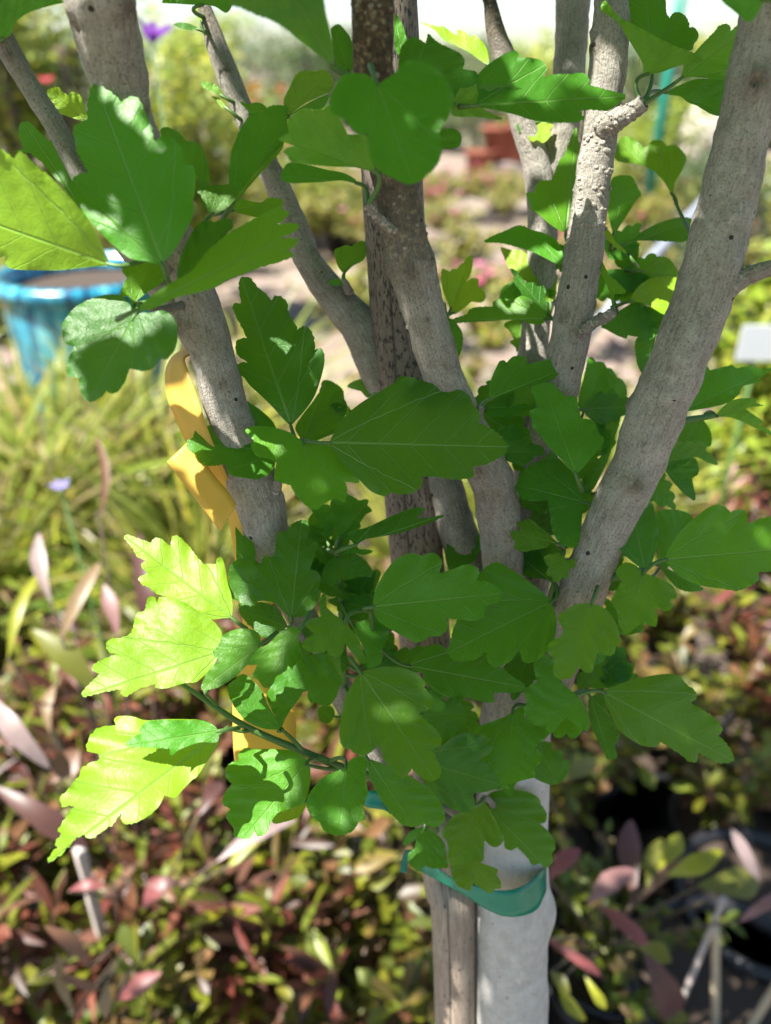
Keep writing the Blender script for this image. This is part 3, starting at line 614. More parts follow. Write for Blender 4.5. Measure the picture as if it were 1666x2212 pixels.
L('q',.402,[(1190,610),(1260,520),(1340,470),(1440,455),(1530,460),(1540,500),(1600,520),(1480,530),(1450,552),(1590,655),(1560,682),(1666,740),(1680,780),(1600,740),(1480,690),(1400,650),(1300,620)],(1190,610),(1680,775),y=.3,gy=.2)
L('q',.395,[(740,980),(810,840),(940,830),(1060,830),(1110,870),(1100,912),(1160,950),(1210,1035),(1120,1010),(1030,960),(900,985),(760,1005)],(740,980),(1205,1032),y=.3,gy=.2)
L('4',.402,[(1200,905),(1230,885),(1290,870),(1340,870),(1355,930),(1325,957),(1340,1050),(1300,1030),(1250,980),(1220,940)],(1200,905),(1340,1052))
L('6',.376,[(1120,240),(1060,200),(1010,150),(985,80),(975,10),(975,-50),(1010,-70),(1050,-80),(1090,-60),(1110,-22),(1150,-50),(1165,0),(1180,60),(1170,150),(1150,210)],(1122,242),(1050,-80),gx=.2)
L('6',.398,[(1185,230),(1165,60),(1175,-10),(1220,-20),(1280,-15),(1325,10),(1330,60),(1280,140),(1230,220)],(1183,235),(1310,0))
L('6',.392,[(1180,220),(1230,240),(1270,260),(1330,290),(1375,325),(1310,335),(1250,310)],(1180,222),(1375,325))
L('6',.380,[(1210,195),(1230,140),(1270,80),(1330,20),(1390,-25),(1430,-42),(1470,-30),(1490,-10),(1540,-20),(1565,10),(1560,47),(1620,20),(1700,10),(1740,60),(1710,112),(1745,180),(1690,240),(1612,250),(1610,285),(1560,320),(1505,330),(1440,320),(1370,310),(1290,280),(1240,240)],(1210,197),(1745,150),y=.3,gx=.1,gy=-.35)
L('6',.374,[(1115,255),(1080,220),(1040,208),(1010,225),(995,255),(1020,292),(985,350),(975,380),(1000,420),(1010,480),(1040,520),(1080,490),(1115,468),(1140,480),(1170,485),(1175,440),(1163,403),(1215,420),(1240,400),(1228,370),(1260,360),(1240,310),(1190,280),(1150,265)],(1115,255),(1040,520),y=.45,gx=0)
L('6',.392,[(1020,320),(970,330),(925,280),(915,220),(930,180),(980,165),(1020,190),(1030,260)],(1028,315),(922,195))
L('6',.366,[(880,385),(820,390),(770,420),(745,440),(750,470),(772,500),(755,530),(705,560),(705,600),(732,625),(725,680),(745,710),(790,712),(815,690),(835,658),(860,680),(890,685),(905,640),(915,598),(950,610),(985,605),(995,568),(1015,560),(1010,510),(990,460),(960,420),(925,395)],(890,385),(770,712),y=.55,gx=.1,gy=-.5)
L('6',.382,[(715,380),(735,440),(738,500),(720,570),(690,600),(650,635),(600,640),(576,588),(545,630),(510,650),(470,662),(445,640),(433,598),(375,632),(300,632),(270,600),(280,550),(300,480),(350,380),(405,260),(450,220),(490,208),(560,250),(620,290),(670,330)],(715,380),(272,600),gx=.1,gy=-.5,y=.1)
L('6',.360,[(-55,400),(-45,330),(-20,280),(20,220),(60,185),(110,170),(165,182),(200,165),(235,185),(243,215),(233,257),(300,235),(350,218),(395,230),(405,255),(388,287),(440,295),(490,320),(500,345),(485,380),(428,398),(425,440),(390,460),(320,455),(263,448),(270,490),(240,525),(190,528),(170,543),(130,555),(80,530),(10,490),(-40,450)],(-55,402),(500,345),gx=0,gy=-.4,y=.15)
L('b',.405,[(1450,740),(1380,700),(1220,680),(1100,600),(990,510),(900,450),(870,400),(882,350),(850,290),(840,240),(920,230),(1010,242),(1060,205),(1110,215),(1160,270),(1250,330),(1340,400),(1400,520),(1440,640)],(1452,742),(845,245),gx=.1)
L('b',.385,[(1495,395),(1430,330),(1340,250),(1270,195),(1215,180),(1180,207),(1120,205),(1160,250),(1165,282),(1090,290),(1085,320),(1100,360),(1132,380),(1110,410),(1130,445),(1190,465),(1270,450),(1380,430),(1430,395)],(1495,395),(1085,305),y=.3)
L('b',.384,[(1530,478),(1440,480),(1370,510),(1385,560),(1417,592),(1390,640),(1390,665),(1442,682),(1450,720),(1500,725),(1525,688),(1580,690),(1580,622),(1640,590),(1638,542),(1670,525),(1600,530),(1560,540)],(1530,480),(1470,728),y=.5)
L('b',.424,[(560,640),(520,500),(540,380),(620,340),(690,310),(740,382),(810,310),(820,420),(780,520),(700,600)],(565,642),(700,312))
L('0',.372,[(768,1177),(751,1150),(790,1140),(830,1122),(875,1103),(907,1096),(920,1100),(905,1113),(899,1121),(930,1118),(960,1113),(940,1125),(905,1137),(870,1150),(830,1158),(790,1165)],(768,1177),(958,1113),gx=.1,gy=-.6)
L('a',.388,[(1265,340),(1240,310),(1210,230),(1190,130),(1190,40),(1230,-40),(1330,-40),(1440,22),(1490,10),(1520,20),(1508,62),(1550,110),(1500,140),(1460,190),(1420,260),(1360,320),(1300,355)],(1265,342),(1530,20))
L('a',.396,[(1170,390),(1130,270),(1070,170),(1020,90),(1100,60),(1180,60),(1195,150),(1195,260),(1180,350)],(1170,392),(1040,80))
L('a',.402,[(1090,360),(1010,350),(1000,250),(1000,180),(1040,130),(1080,180),(1120,260),(1105,340)],(1090,362),(1030,140),y=.1)
L('a',.370,[(850,1030),(780,980),(720,910),(650,890),(560,890),(540,928),(440,920),(400,890),(350,870),(290,810),(285,760),(322,720),(310,640),(330,580),(380,530),(450,520),(520,560),(575,628),(590,570),(620,500),(690,512),(715,440),(720,340),(740,300),(820,282),(850,230),(930,190),(990,200),(1000,260),(988,352),(1060,370),(1080,410),(1050,500),(1008,620),(1070,630),(1105,690),(1095,760),(1088,790),(1110,810),(1090,880),(1020,980),(950,1025)],(850,1032),(940,190),gx=.1,gy=-.3,y=.1)
L('a',.382,[(420,660),(380,560),(375,380),(370,250),(390,180),(430,170),(480,290),(530,400),(545,480),(520,600)],(450,660),(410,172),gx=.1)
L('a',.402,[(1230,500),(1200,580),(1120,690),(1020,610),(1060,500),(1080,400),(1010,355),(1100,360),(1200,420)],(1232,500),(1050,380))
L('a',.392,[(1235,505),(1160,560),(1120,640),(1110,740),(1150,740),(1200,765),(1260,720),(1288,678),(1350,705),(1430,680),(1540,680),(1545,610),(1500,550),(1430,490),(1330,475)],(1238,503),(1340,705),gy=-.6)
L('a',.390,[(1250,490),(1230,440),(1290,410),(1400,405),(1440,440),(1540,450),(1550,470),(1480,490),(1400,480),(1340,475)],(1252,490),(1550,458))
L('a',.402,[(1350,1060),(1290,1000),(1230,850),(1170,760),(1270,720),(1400,690),(1540,642),(1590,610),(1625,650),(1600,730),(1550,850),(1480,950),(1400,1030)],(1352,1062),(1605,620))
L('5',.365,[(1490,465),(1440,430),(1410,400),(1405,340),(1385,360),(1380,400),(1387,442),(1340,455),(1320,480),(1357,515),(1310,550),(1308,575),(1340,595),(1390,600),(1413,588),(1420,605),(1455,620),(1480,600),(1490,558),(1530,610),(1560,645),(1585,640),(1570,600),(1550,540),(1520,500)],(1490,467),(1450,620),y=.35)
L('5',.388,[(1520,480),(1600,450),(1650,420),(1680,520),(1660,570),(1648,600),(1650,640),(1610,665),(1585,660),(1580,600),(1550,540)],(1525,480),(1620,665))
L('5',.376,[(1242,485),(1220,440),(1190,400),(1130,380),(1100,385),(1060,390),(1030,410),(1050,450),(1080,480),(1110,510),(1150,535),(1200,510)],(1244,487),(1030,410),fold=.3)
L('5',.364,[(1000,445),(1005,400),(1000,350),(985,300),(975,240),(960,190),(940,190),(932,215),(880,215),(855,190),(830,155),(800,120),(765,92),(745,100),(738,142),(700,110),(665,105),(655,127),(600,105),(545,90),(540,105),(575,150),(590,180),(627,200),(610,225),(642,257),(600,275),(610,300),(647,318),(680,345),(760,365),(830,400),(890,440),(920,455),(960,450)],(1000,447),(540,97),gx=.10,gy=-.55,y=.75)
L('5',.356,[(945,597),(960,520),(930,470),(880,430),(810,390),(740,360),(690,360),(680,387),(660,355),(635,370),(625,420),(590,430),(575,490),(560,517),(520,535),(475,540),(460,570),(470,595),(502,605),(450,625),(405,650),(400,675),(432,690),(390,730),(358,765),(360,788),(440,770),(527,753),(525,780),(550,785),(600,755),(672,733),(672,750),(720,752),(800,730),(850,725),(910,670),(935,630)],(945,600),(357,785),gx=.08,gy=-.55,y=.65)
L('5',.348,[(1125,570),(1120,520),(1080,495),(1010,500),(960,525),(950,557),(920,600),(945,632),(900,680),(870,740),(880,760),(950,745),(1020,700),(1060,660),(1100,620)],(1125,565),(872,755),gx=0,y=.2)
L('5',.340,[(1305,495),(1260,488),(1210,510),(1160,560),(1120,580),(1085,610),(1070,650),(1112,650),(1100,680),(1085,705),(1115,713),(1140,750),(1175,740),(1195,700),(1240,670),(1250,600),(1290,560),(1287,530)],(1300,492),(1140,750),gx=.1,y=.2)
L('c',.362,[(755,750),(680,750),(600,740),(480,690),(400,610),(330,500),(300,380),(360,320),(440,270),(520,330),(600,420),(640,520),(700,620),(760,700)],(757,750),(440,270))
L('c',.368,[(760,752),(740,680),(690,600),(650,510),(640,440),(680,370),(720,300),(770,240),(860,220),(930,150),(1050,100),(1160,90),(1200,130),(1270,120),(1280,230),(1300,300),(1260,400),(1240,470),(1180,540),(1100,540),(1080,513),(1030,520),(1000,490),(990,460),(1000,412),(950,430),(900,510),(840,590),(790,680)],(762,752),(1140,540),gx=.1)
L('0',.354,[(780,1452),(760,1480),(745,1510),(735,1560),(733,1590),(740,1610),(765,1625),(775,1630),(790,1632),(815,1612),(819,1603),(830,1640),(850,1665),(870,1680),(885,1668),(891,1660),(905,1675),(930,1688),(950,1680),(952,1660),(933,1620),(953,1608),(952,1590),(925,1560),(903,1540),(930,1530),(935,1510),(916,1485),(920,1475),(900,1455),(870,1443),(830,1440)],(780,1454),(940,1686),gx=0,gy=-.5,y=.3)
L('6',.386,[(100,655),(150,600),(220,560),(280,590),(370,632),(440,610),(500,660),(560,710),(600,735),(600,760),(540,770),(468,770),(470,810),(440,815),(380,800),(325,783),(250,790),(190,740),(160,690)],(98,657),(602,750),gx=0,y=.1)
L('6',.382,[(150,870),(170,760),(200,750),(235,770),(250,802),(310,800),(345,840),(345,890),(320,930),(310,980),(240,1000),(200,920)],(150,868),(348,860))
L('6',.372,[(100,1050),(180,980),(240,1005),(280,970),(320,950),(380,945),(430,965),(460,1000),(455,1030),(408,1058),(460,1100),(490,1150),(480,1185),(430,1200),(380,1205),(385,1250),(380,1280),(350,1290),(280,1270),(200,1200)],(100,1052),(490,1168),gx=.1,gy=-.3)
L('0',.363,[(795,1640),(850,1660),(900,1685),(930,1705),(958,1745),(960,1775),(940,1787),(915,1779),(893,1787),(868,1780),(845,1757),(820,1722),(800,1680)],(795,1640),(895,1787),y=.15,gx=.1)
L('d',.400,[(1090,600),(1190,550),(1200,640),(1260,700),(1350,710),(1420,780),(1340,860),(1288,910),(1350,960),(1350,1020),(1288,1090),(1290,1160),(1180,1190),(1080,1220),(1000,1215),(960,1130),(880,1030),(820,1010),(920,930),(900,870),(840,800),(770,780),(800,730),(920,680),(1030,640)],(1095,600),(1050,1220),gx=.0,y=.1)
L('6',.384,[(825,782),(760,720),(720,620),(650,605),(640,660),(655,722),(600,760),(612,810),(598,850),(620,895),(660,915),(690,903),(700,940),(730,940),(750,910),(782,878),(820,910),(860,935),(880,930),(880,880),(850,810)],(827,784),(720,942),gx=.1,y=.15)
L('6',.405,[(835,770),(830,690),(900,670),(920,605),(990,590),(1020,570),(1040,590),(1040,625),(1060,660),(1060,710),(1000,740),(930,755),(870,745)],(835,772),(1048,600))
L('6',.380,[(945,770),(1000,740),(1070,715),(1150,698),(1220,690),(1270,700),(1300,735),(1335,760),(1345,790),(1318,817),(1380,850),(1430,890),(1455,930),(1438,957),(1480,1000),(1505,1045),(1500,1070),(1450,1075),(1400,1055),(1348,1033),(1345,1070),(1310,1065),(1250,1020),(1188,983),(1170,1005),(1110,1000),(1040,960),(1000,920),(970,860)],(945,772),(1505,1068),gx=.15,gy=-.4,y=.3)
L('6',.400,[(880,795),(940,780),(960,850),(1000,930),(1012,960),(990,1002),(1000,1050),(960,1060),(940,1020),(900,940),(880,870)],(885,792),(975,1065))
L('5',.376,[(1335,1075),(1300,1040),(1250,1020),(1170,1015),(1100,1015),(1060,1010),(1030,1040),(1032,1062),(990,1080),(975,1110),(980,1140),(1002,1167),(975,1200),(960,1235),(965,1255),(997,1275),(975,1300),(990,1330),(1012,1362),(1010,1390),(1050,1400),(1080,1400),(1100,1363),(1115,1390),(1150,1380),(1170,1330),(1200,1290),(1260,1270),(1310,1250),(1335,1190),(1342,1130)],(1325,1075),(1050,1400),gx=.1,y=.1)
L('5',.392,[(1325,1235),(1230,1240),(1170,1270),(1180,1335),(1230,1330),(1292,1308),(1320,1270)],(1325,1238),(1175,1332),y=.8,gy=-.6)
L('7',.372,[(1490,20),(1400,60),(1345,120),(1325,180),(1345,225),(1385,258),(1400,290),(1450,312),(1500,305),(1530,288),(1550,250),(1580,240),(1568,190),(1590,130),(1580,60),(1590,-20),(1540,-30),(1500,0)],(1495,15),(1460,312),gx=0,gy=-.6)
L('7',.350,[(935,-130),(945,-90),(930,-60),(890,0),(850,60),(830,73),(790,115),(755,150),(710,138),(690,180),(650,220),(600,250),(550,265),(530,250),(520,213),(480,270),(430,300),(400,325),(375,320),(370,308),(330,320),(290,370),(240,410),(210,430),(215,400),(252,360),(240,345),(267,300),(255,285),(310,200),(322,183),(270,185),(258,155),(300,110),(340,60),(360,20),(432,-20),(430,-38),(380,-56),(375,-80),(400,-130),(430,-155),(502,-163),(495,-195),(530,-205),(580,-200),(630,-185),(720,-190),(800,-190),(870,-185),(920,-150)],(940,-120),(210,428),gx=.10,gy=-.55,y=.7)
L('5',.340,[(945,940),(940,985),(870,985),(820,1000),(770,1020),(740,1045),(733,1013),(680,1010),(600,1005),(545,1000),(560,975),(612,945),(605,930),(640,895),(720,890),(800,890),(870,890),(920,910)],(945,937),(545,1000),gx=.15,gy=-.5)  # leaf added in place of a shadow on the sunlit leaf
L('i',.418,[(830,100),(720,180),(600,240),(540,300),(490,380),(490,420),(522,450),(545,520),(540,620),(580,680),(740,640),(840,640),(850,540),(858,458),(900,500),(950,520),(990,500),(1020,460),(1000,400),(950,280),(890,180)],(830,100),(600,680),y=.5,gx=0)
L('i',.412,[(750,610),(620,660),(560,680),(580,780),(620,850),(690,885),(740,890),(758,828),(820,870),(880,910),(920,910),(948,878),(1000,870),(990,800),(958,760),(970,710),(900,680),(820,650)],(750,605),(910,912),y=.5,gx=0)
L('i',.425,[(870,150),(890,60),(980,25),(1120,20),(1230,40),(1320,90),(1345,150),(1390,220),(1385,300),(1338,315),(1410,390),(1460,460),(1465,530),(1433,580),(1440,650),(1380,700),(1338,658),(1270,670),(1220,600),(1160,540),(1138,518),(1080,545),(1030,520),(1020,440),(960,330),(900,220)],(865,145),(1390,705),gx=.1,y=.15)
L('i',.425,[(340,350),(400,380),(480,440),(520,520),(530,600),(540,690),(480,700),(400,700),(338,678),(290,725),(240,690),(190,640),(200,570),(252,530),(270,440)],(340,352),(280,722),gx=0)
L('i',.440,[(370,340),(250,360),(180,420),(150,500),(220,480),(300,420)],(375,340),(150,500))
L('c',.425,[(1080,590),(1120,545),(1190,545),(1230,600),(1190,690),(1100,680)],(1240,640),(1085,600))
L('1',.332,[(1545,795),(1480,780),(1400,785),(1300,790),(1230,785),(1213,760),(1245,705),(1320,710),(1400,730),(1480,745),(1530,770)],(1545,792),(1213,760),gy=-.5)
L('m',.318,[(1560,1270),(1400,1240),(1200,1230),(1000,1210),(860,1190),(820,1140),(785,1100),(820,1070),(882,1050),(820,1030),(770,1010),(740,990),(830,940),(820,830),(900,760),(960,730),(1120,735),(1170,700),(1250,780),(1340,950),(1500,960),(1530,1050),(1560,1200)],(1560,1270),(745,990),y=.3,gx=.0,gy=.35)
L('m',.362,[(808,805),(785,660),(830,560),(870,470),(920,410),(990,400),(1060,407),(1130,395),(1190,430),(1215,500),(1190,580),(1100,620),(980,680),(880,750)],(808,805),(1180,430),y=.5,gx=-.1,gy=.5)
L('m',.360,[(815,805),(900,740),(1000,680),(1180,605),(1120,730),(960,730),(880,770)],(815,805),(1180,610),gy=-.6)
L('m',.392,[(500,795),(470,740),(400,665),(480,690),(560,675),(620,700),(640,730),(580,770),(530,790)],(500,797),(405,667),y=.2)
L('m',.402,[(255,620),(170,580),(90,550),(70,500),(130,495),(220,540)],(258,622),(72,500),y=.5)
L('m',.402,[(290,720),(250,720),(200,660),(160,620),(230,640)],(290,722),(162,622),y=.7)


def smooth_outline(pts):
    n = len(pts)
    area = sum(pts[i][0] * pts[(i + 1) % n][1] - pts[(i + 1) % n][0] * pts[i][1] for i in range(n))
    sg = 1 if area > 0 else -1
    sharp = []
    for i in range(n):
        a, b, c = pts[i - 1], pts[i], pts[(i + 1) % n]
        cr = (b[0] - a[0]) * (c[1] - b[1]) - (b[1] - a[1]) * (c[0] - b[0])
        l1 = math.hypot(b[0] - a[0], b[1] - a[1]); l2 = math.hypot(c[0] - b[0], c[1] - b[1])
        sharp.append(cr * sg < -.42 * l1 * l2)
    out = []
    for i in range(n):
        p0, p1, p2, p3 = pts[i - 1], pts[i], pts[(i + 1) % n], pts[(i + 2) % n]
        if sharp[i]: p0 = (2 * p1[0] - p2[0], 2 * p1[1] - p2[1])
        if sharp[(i + 1) % n]: p3 = (2 * p2[0] - p1[0], 2 * p2[1] - p1[1])
        d = math.hypot(p2[0] - p1[0], p2[1] - p1[1])
        k = 1 if d < 3 else (3 if d < 26 else 5)
        for j in range(k):
            t = j / k
            h = (2 * t ** 3 - 3 * t ** 2 + 1, -2 * t ** 3 + 3 * t ** 2, .42 * (t ** 3 - 2 * t ** 2 + t), .42 * (t ** 3 - t ** 2))
            out.append(tuple(b * h[0] + c * h[1] + (c - a) * h[2] + (e - b) * h[3] for a, b, c, e in zip(p0, p1, p2, p3)))
    return out
def toothed(out, base, Lp, seed):
    n = len(out); res = []; run = 0
    area = sum(out[i][0] * out[(i + 1) % n][1] - out[(i + 1) % n][0] * out[i][1] for i in range(n)); sg = 1 if area > 0 else -1
    wl = max(7.0, Lp * .042)
    for i in range(n):
        a, b = out[i], out[(i + 1) % n]; l = math.hypot(b[0] - a[0], b[1] - a[1]); k = max(1, int(l / (wl / 3.2)))
        nx, ny = (b[1] - a[1]) / max(l, 1e-6) * sg, -(b[0] - a[0]) / max(l, 1e-6) * sg
        for j in range(k):
            t = j / k; x, y = a[0] + (b[0] - a[0]) * t, a[1] + (b[1] - a[1]) * t
            far = min(1, max(0, (math.hypot(x - base[0], y - base[1]) / Lp - .38) * 4))
            q = ((run + l * t) / wl + .6 * noise.noise(Vector((x * .03, y * .03, seed)))) % 1
            h = far * Lp * .011 * (q ** .6 - .45) * (1.1 + .9 * noise.noise(Vector((x * .05, y * .05, seed + 9))))
            res.append((x + nx * h, y + ny * h))
        run += l
    return res
def inside(p, poly):
    x, y = p; r = False; n = len(poly)
    for i in range(n):
        x1, y1 = poly[i]; x2, y2 = poly[i - 1]
        if (y1 > y) != (y2 > y) and x < (x2 - x1) * (y - y1) / (y2 - y1) + x1: r = not r
    return r
rl = random.Random(5)
TPL = [(0, 0), (.03, .10), (.14, .24), (.27, .33), (.36, .33), (.40, .25), (.50, .29), (.59, .27), (.62, .18), (.74, .18), (.82, .14), (.84, .08), (.94, .06), (1, 0),
       (.94, -.06), (.84, -.08), (.82, -.14), (.74, -.18), (.62, -.18), (.59, -.27), (.50, -.29), (.40, -.25), (.36, -.33), (.27, -.33), (.14, -.24), (.03, -.10)]
for x, y, d in [(700, 1250, .405), (762, 1232, .408), (775, 1310, .402), (822, 1400, .405), (885, 1425, .408), (700, 1425, .408), (650, 1390, .402), (856, 1475, .405), (965, 1480, .408), (1000, 1560, .410), (1092, 1245, .412),
                (1150, 1200, .412), (1130, 1450, .408), (1205, 1560, .404), (1180, 1640, .415), (1080, 1660, .418), (872, 1600, .402), (960, 1690, .402), (1100, 1180, .415), (1185, 1060, .405), (1205, 1110, .402), (1150, 1010, .408),
                (1262, 1000, .410), (1292, 940, .412), (1325, 880, .416), (1232, 1085, .400), (1330, 1190, .402), (1345, 1330, .402), (1255, 1400, .402), (1335, 1445, .408), (690, 1180, .402), (740, 1150, .406), (1060, 860, .408), (1100, 930, .402), (1120, 870, .42),
                (1350, 520, .425), (1380, 600, .428), (1330, 620, .428), (1400, 690, .425), (1190, 560, .43), (1140, 640, .43), (560, 1330, .395), (540, 1250, .398), (610, 1430, .395), (820, 1560, .41), (1060, 1380, .41), (1420, 1060, .415), (1480, 960, .415), (1440, 860, .42)]:
    a = rl.uniform(-3.1, 3.1); ln = rl.uniform(105, 165); ca, sa = math.cos(a), math.sin(a)
    pts = [(x + ln * ((u - .5) * ca - v * sa) + rl.uniform(-2, 2), y + ln * ((u - .5) * sa + v * ca) * .85 + rl.uniform(-2, 2)) for u, v in TPL]
    LV.append(('0', d, pts, pts[0], pts[13], None, None, rl.choice((0, 0, .1)), None, None))
def make_leaf(row, idx):
    tile, d0, pts, base, tip, gx, gy, tint, curl, fold = row
    pts = [TT(tile, *p) for p in pts]; base = TT(tile, *base); tip = TT(tile, *tip)
    if gx is None: gx = rl.uniform(-.35, .35)
    if gy is None: gy = -.45 if base[1] > 800 else (-.25 if base[1] > 450 else -.05)
    if curl is None: curl = rl.uniform(-.02, .10)
    if fold is None: fold = rl.uniform(.04, .16)
    out = smooth_outline(pts)
    ax = Vector((tip[0] - base[0], tip[1] - base[1])); Lp = max(ax.length, 8); ax.normalize()
    if Lp > 40: out = toothed(out, base, Lp, idx)
    pr = Vector((-ax.y, ax.x))
    xs = [p[0] for p in out]; ys = [p[1] for p in out]
    stp = max(5.0, max(max(xs) - min(xs), max(ys) - min(ys)) / 17)
    V2 = [Vector(p) for p in out]; edges = [(i, (i + 1) % len(out)) for i in range(len(out))]
    cx = min(xs); row_i = 0
    y = min(ys) + stp * .5
    while y < max(ys):
        x = cx + (stp * .5 if row_i % 2 else 0)
        while x < max(xs):
            if inside((x, y), out) and min((x - q[0]) ** 2 + (y - q[1]) ** 2 for q in out) > (stp * .45) ** 2: V2.append(Vector((x, y)))
            x += stp
        y += stp * .87; row_i += 1
    for k in range(1, 14):
        q = Vector(base) + ax * Lp * k / 14
        if inside(q, out): V2.append(q)
    res = delaunay_2d_cdt(V2, edges, [], 1, 1e-4)
    vv, ff = res[0], res[2]
    Lm = Lp * d0 / F; sd = rl.random() * 50
    def depth(p):
        q = Vector(p) - Vector(base); u = q.dot(ax) / Lp; v = q.dot(pr) / Lp
        d = d0 * (1 + (gx * q.x + gy * q.y) / F)
        av = abs(v)
        d += Lm * (-fold * av * (1 - .5 * av) + curl * max(0, u) ** 2 * .8)
        d += Lm * .045 * noise.noise(Vector((u * 3.1 + sd, v * 3.1, sd))) + Lm * .018 * math.sin((u - .9 * av) * 34.5 + 1.57) * min(1, av * 4)
        d += Lm * .22 * max(0, av - .22) * noise.noise(Vector((u * 6 + sd, (1 if v > 0 else -1) * 3.3, 1)))
        return d, u, v
    mb = MB(); vs = []; uvs = []
    for p in vv:
        d, u, v = depth(p); vs.append(P(p[0], p[1], d)); uvs.append((u, v))
    fs = []
    for f in ff:
        a, b, c = (vs[i] for i in f[:3])
        fs.append(tuple(f) if (b - a).cross(c - a).dot(O - a) > 0 else tuple(reversed(f)))
    tv = tint if tint >= .6 else tint * .65  # sunlit leaves keep their full painted brightness
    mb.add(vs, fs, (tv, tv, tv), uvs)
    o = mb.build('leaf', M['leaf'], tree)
    # stalk, from the blade's base to the wood
    bp = P(base[0], base[1], depth(base)[0])
    inn = P(base[0] + ax.x * 6, base[1] + ax.y * 6, depth((base[0] + ax.x * 6, base[1] + ax.y * 6))[0])
    dr = (bp - inn).normalized()
    best = None
    for q, r in ATTACH:
        v = q - bp; l = v.length
        score = l - .014 * max(-.5, v.normalized().dot(dr)) + min(0, r)
        if best is None or score < best[0]: best = (score, q, l)
    if 'o' == tile and base[0] < 1480: best = (0, P(1389, 224, .353), .02)
    if best[2] > .0015 and not (len(row[2]) == 26 and tile == '0' and best[2] > .026):
        q, l = best[1], best[2]
        if l > .026: q = bp + dr * .009 + (bp - O).normalized() * .010; l = .014
        h = min(l * .45, .02)
        p0, p1, p2, p3 = inn, bp, bp + dr * h, q
        path = [(*inn, .0006), (*bp, .0008)]
        for k in range(1, 7):
            t = k / 6; c = bp * (1 - t) ** 2 + (bp + dr * h) * 2 * t * (1 - t) + q * t * t
            path.append((*c, .0008 + .0004 * t))
        pm = MB(); tube(pm, path, 7, 0, closed=False)
        s = pm.build('petiole', M['twig_green']); s.parent = o; s.matrix_parent_inverse = o.matrix_world.inverted()
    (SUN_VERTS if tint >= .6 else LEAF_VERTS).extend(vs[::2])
for i, row in enumerate(LV): make_leaf(row, i)

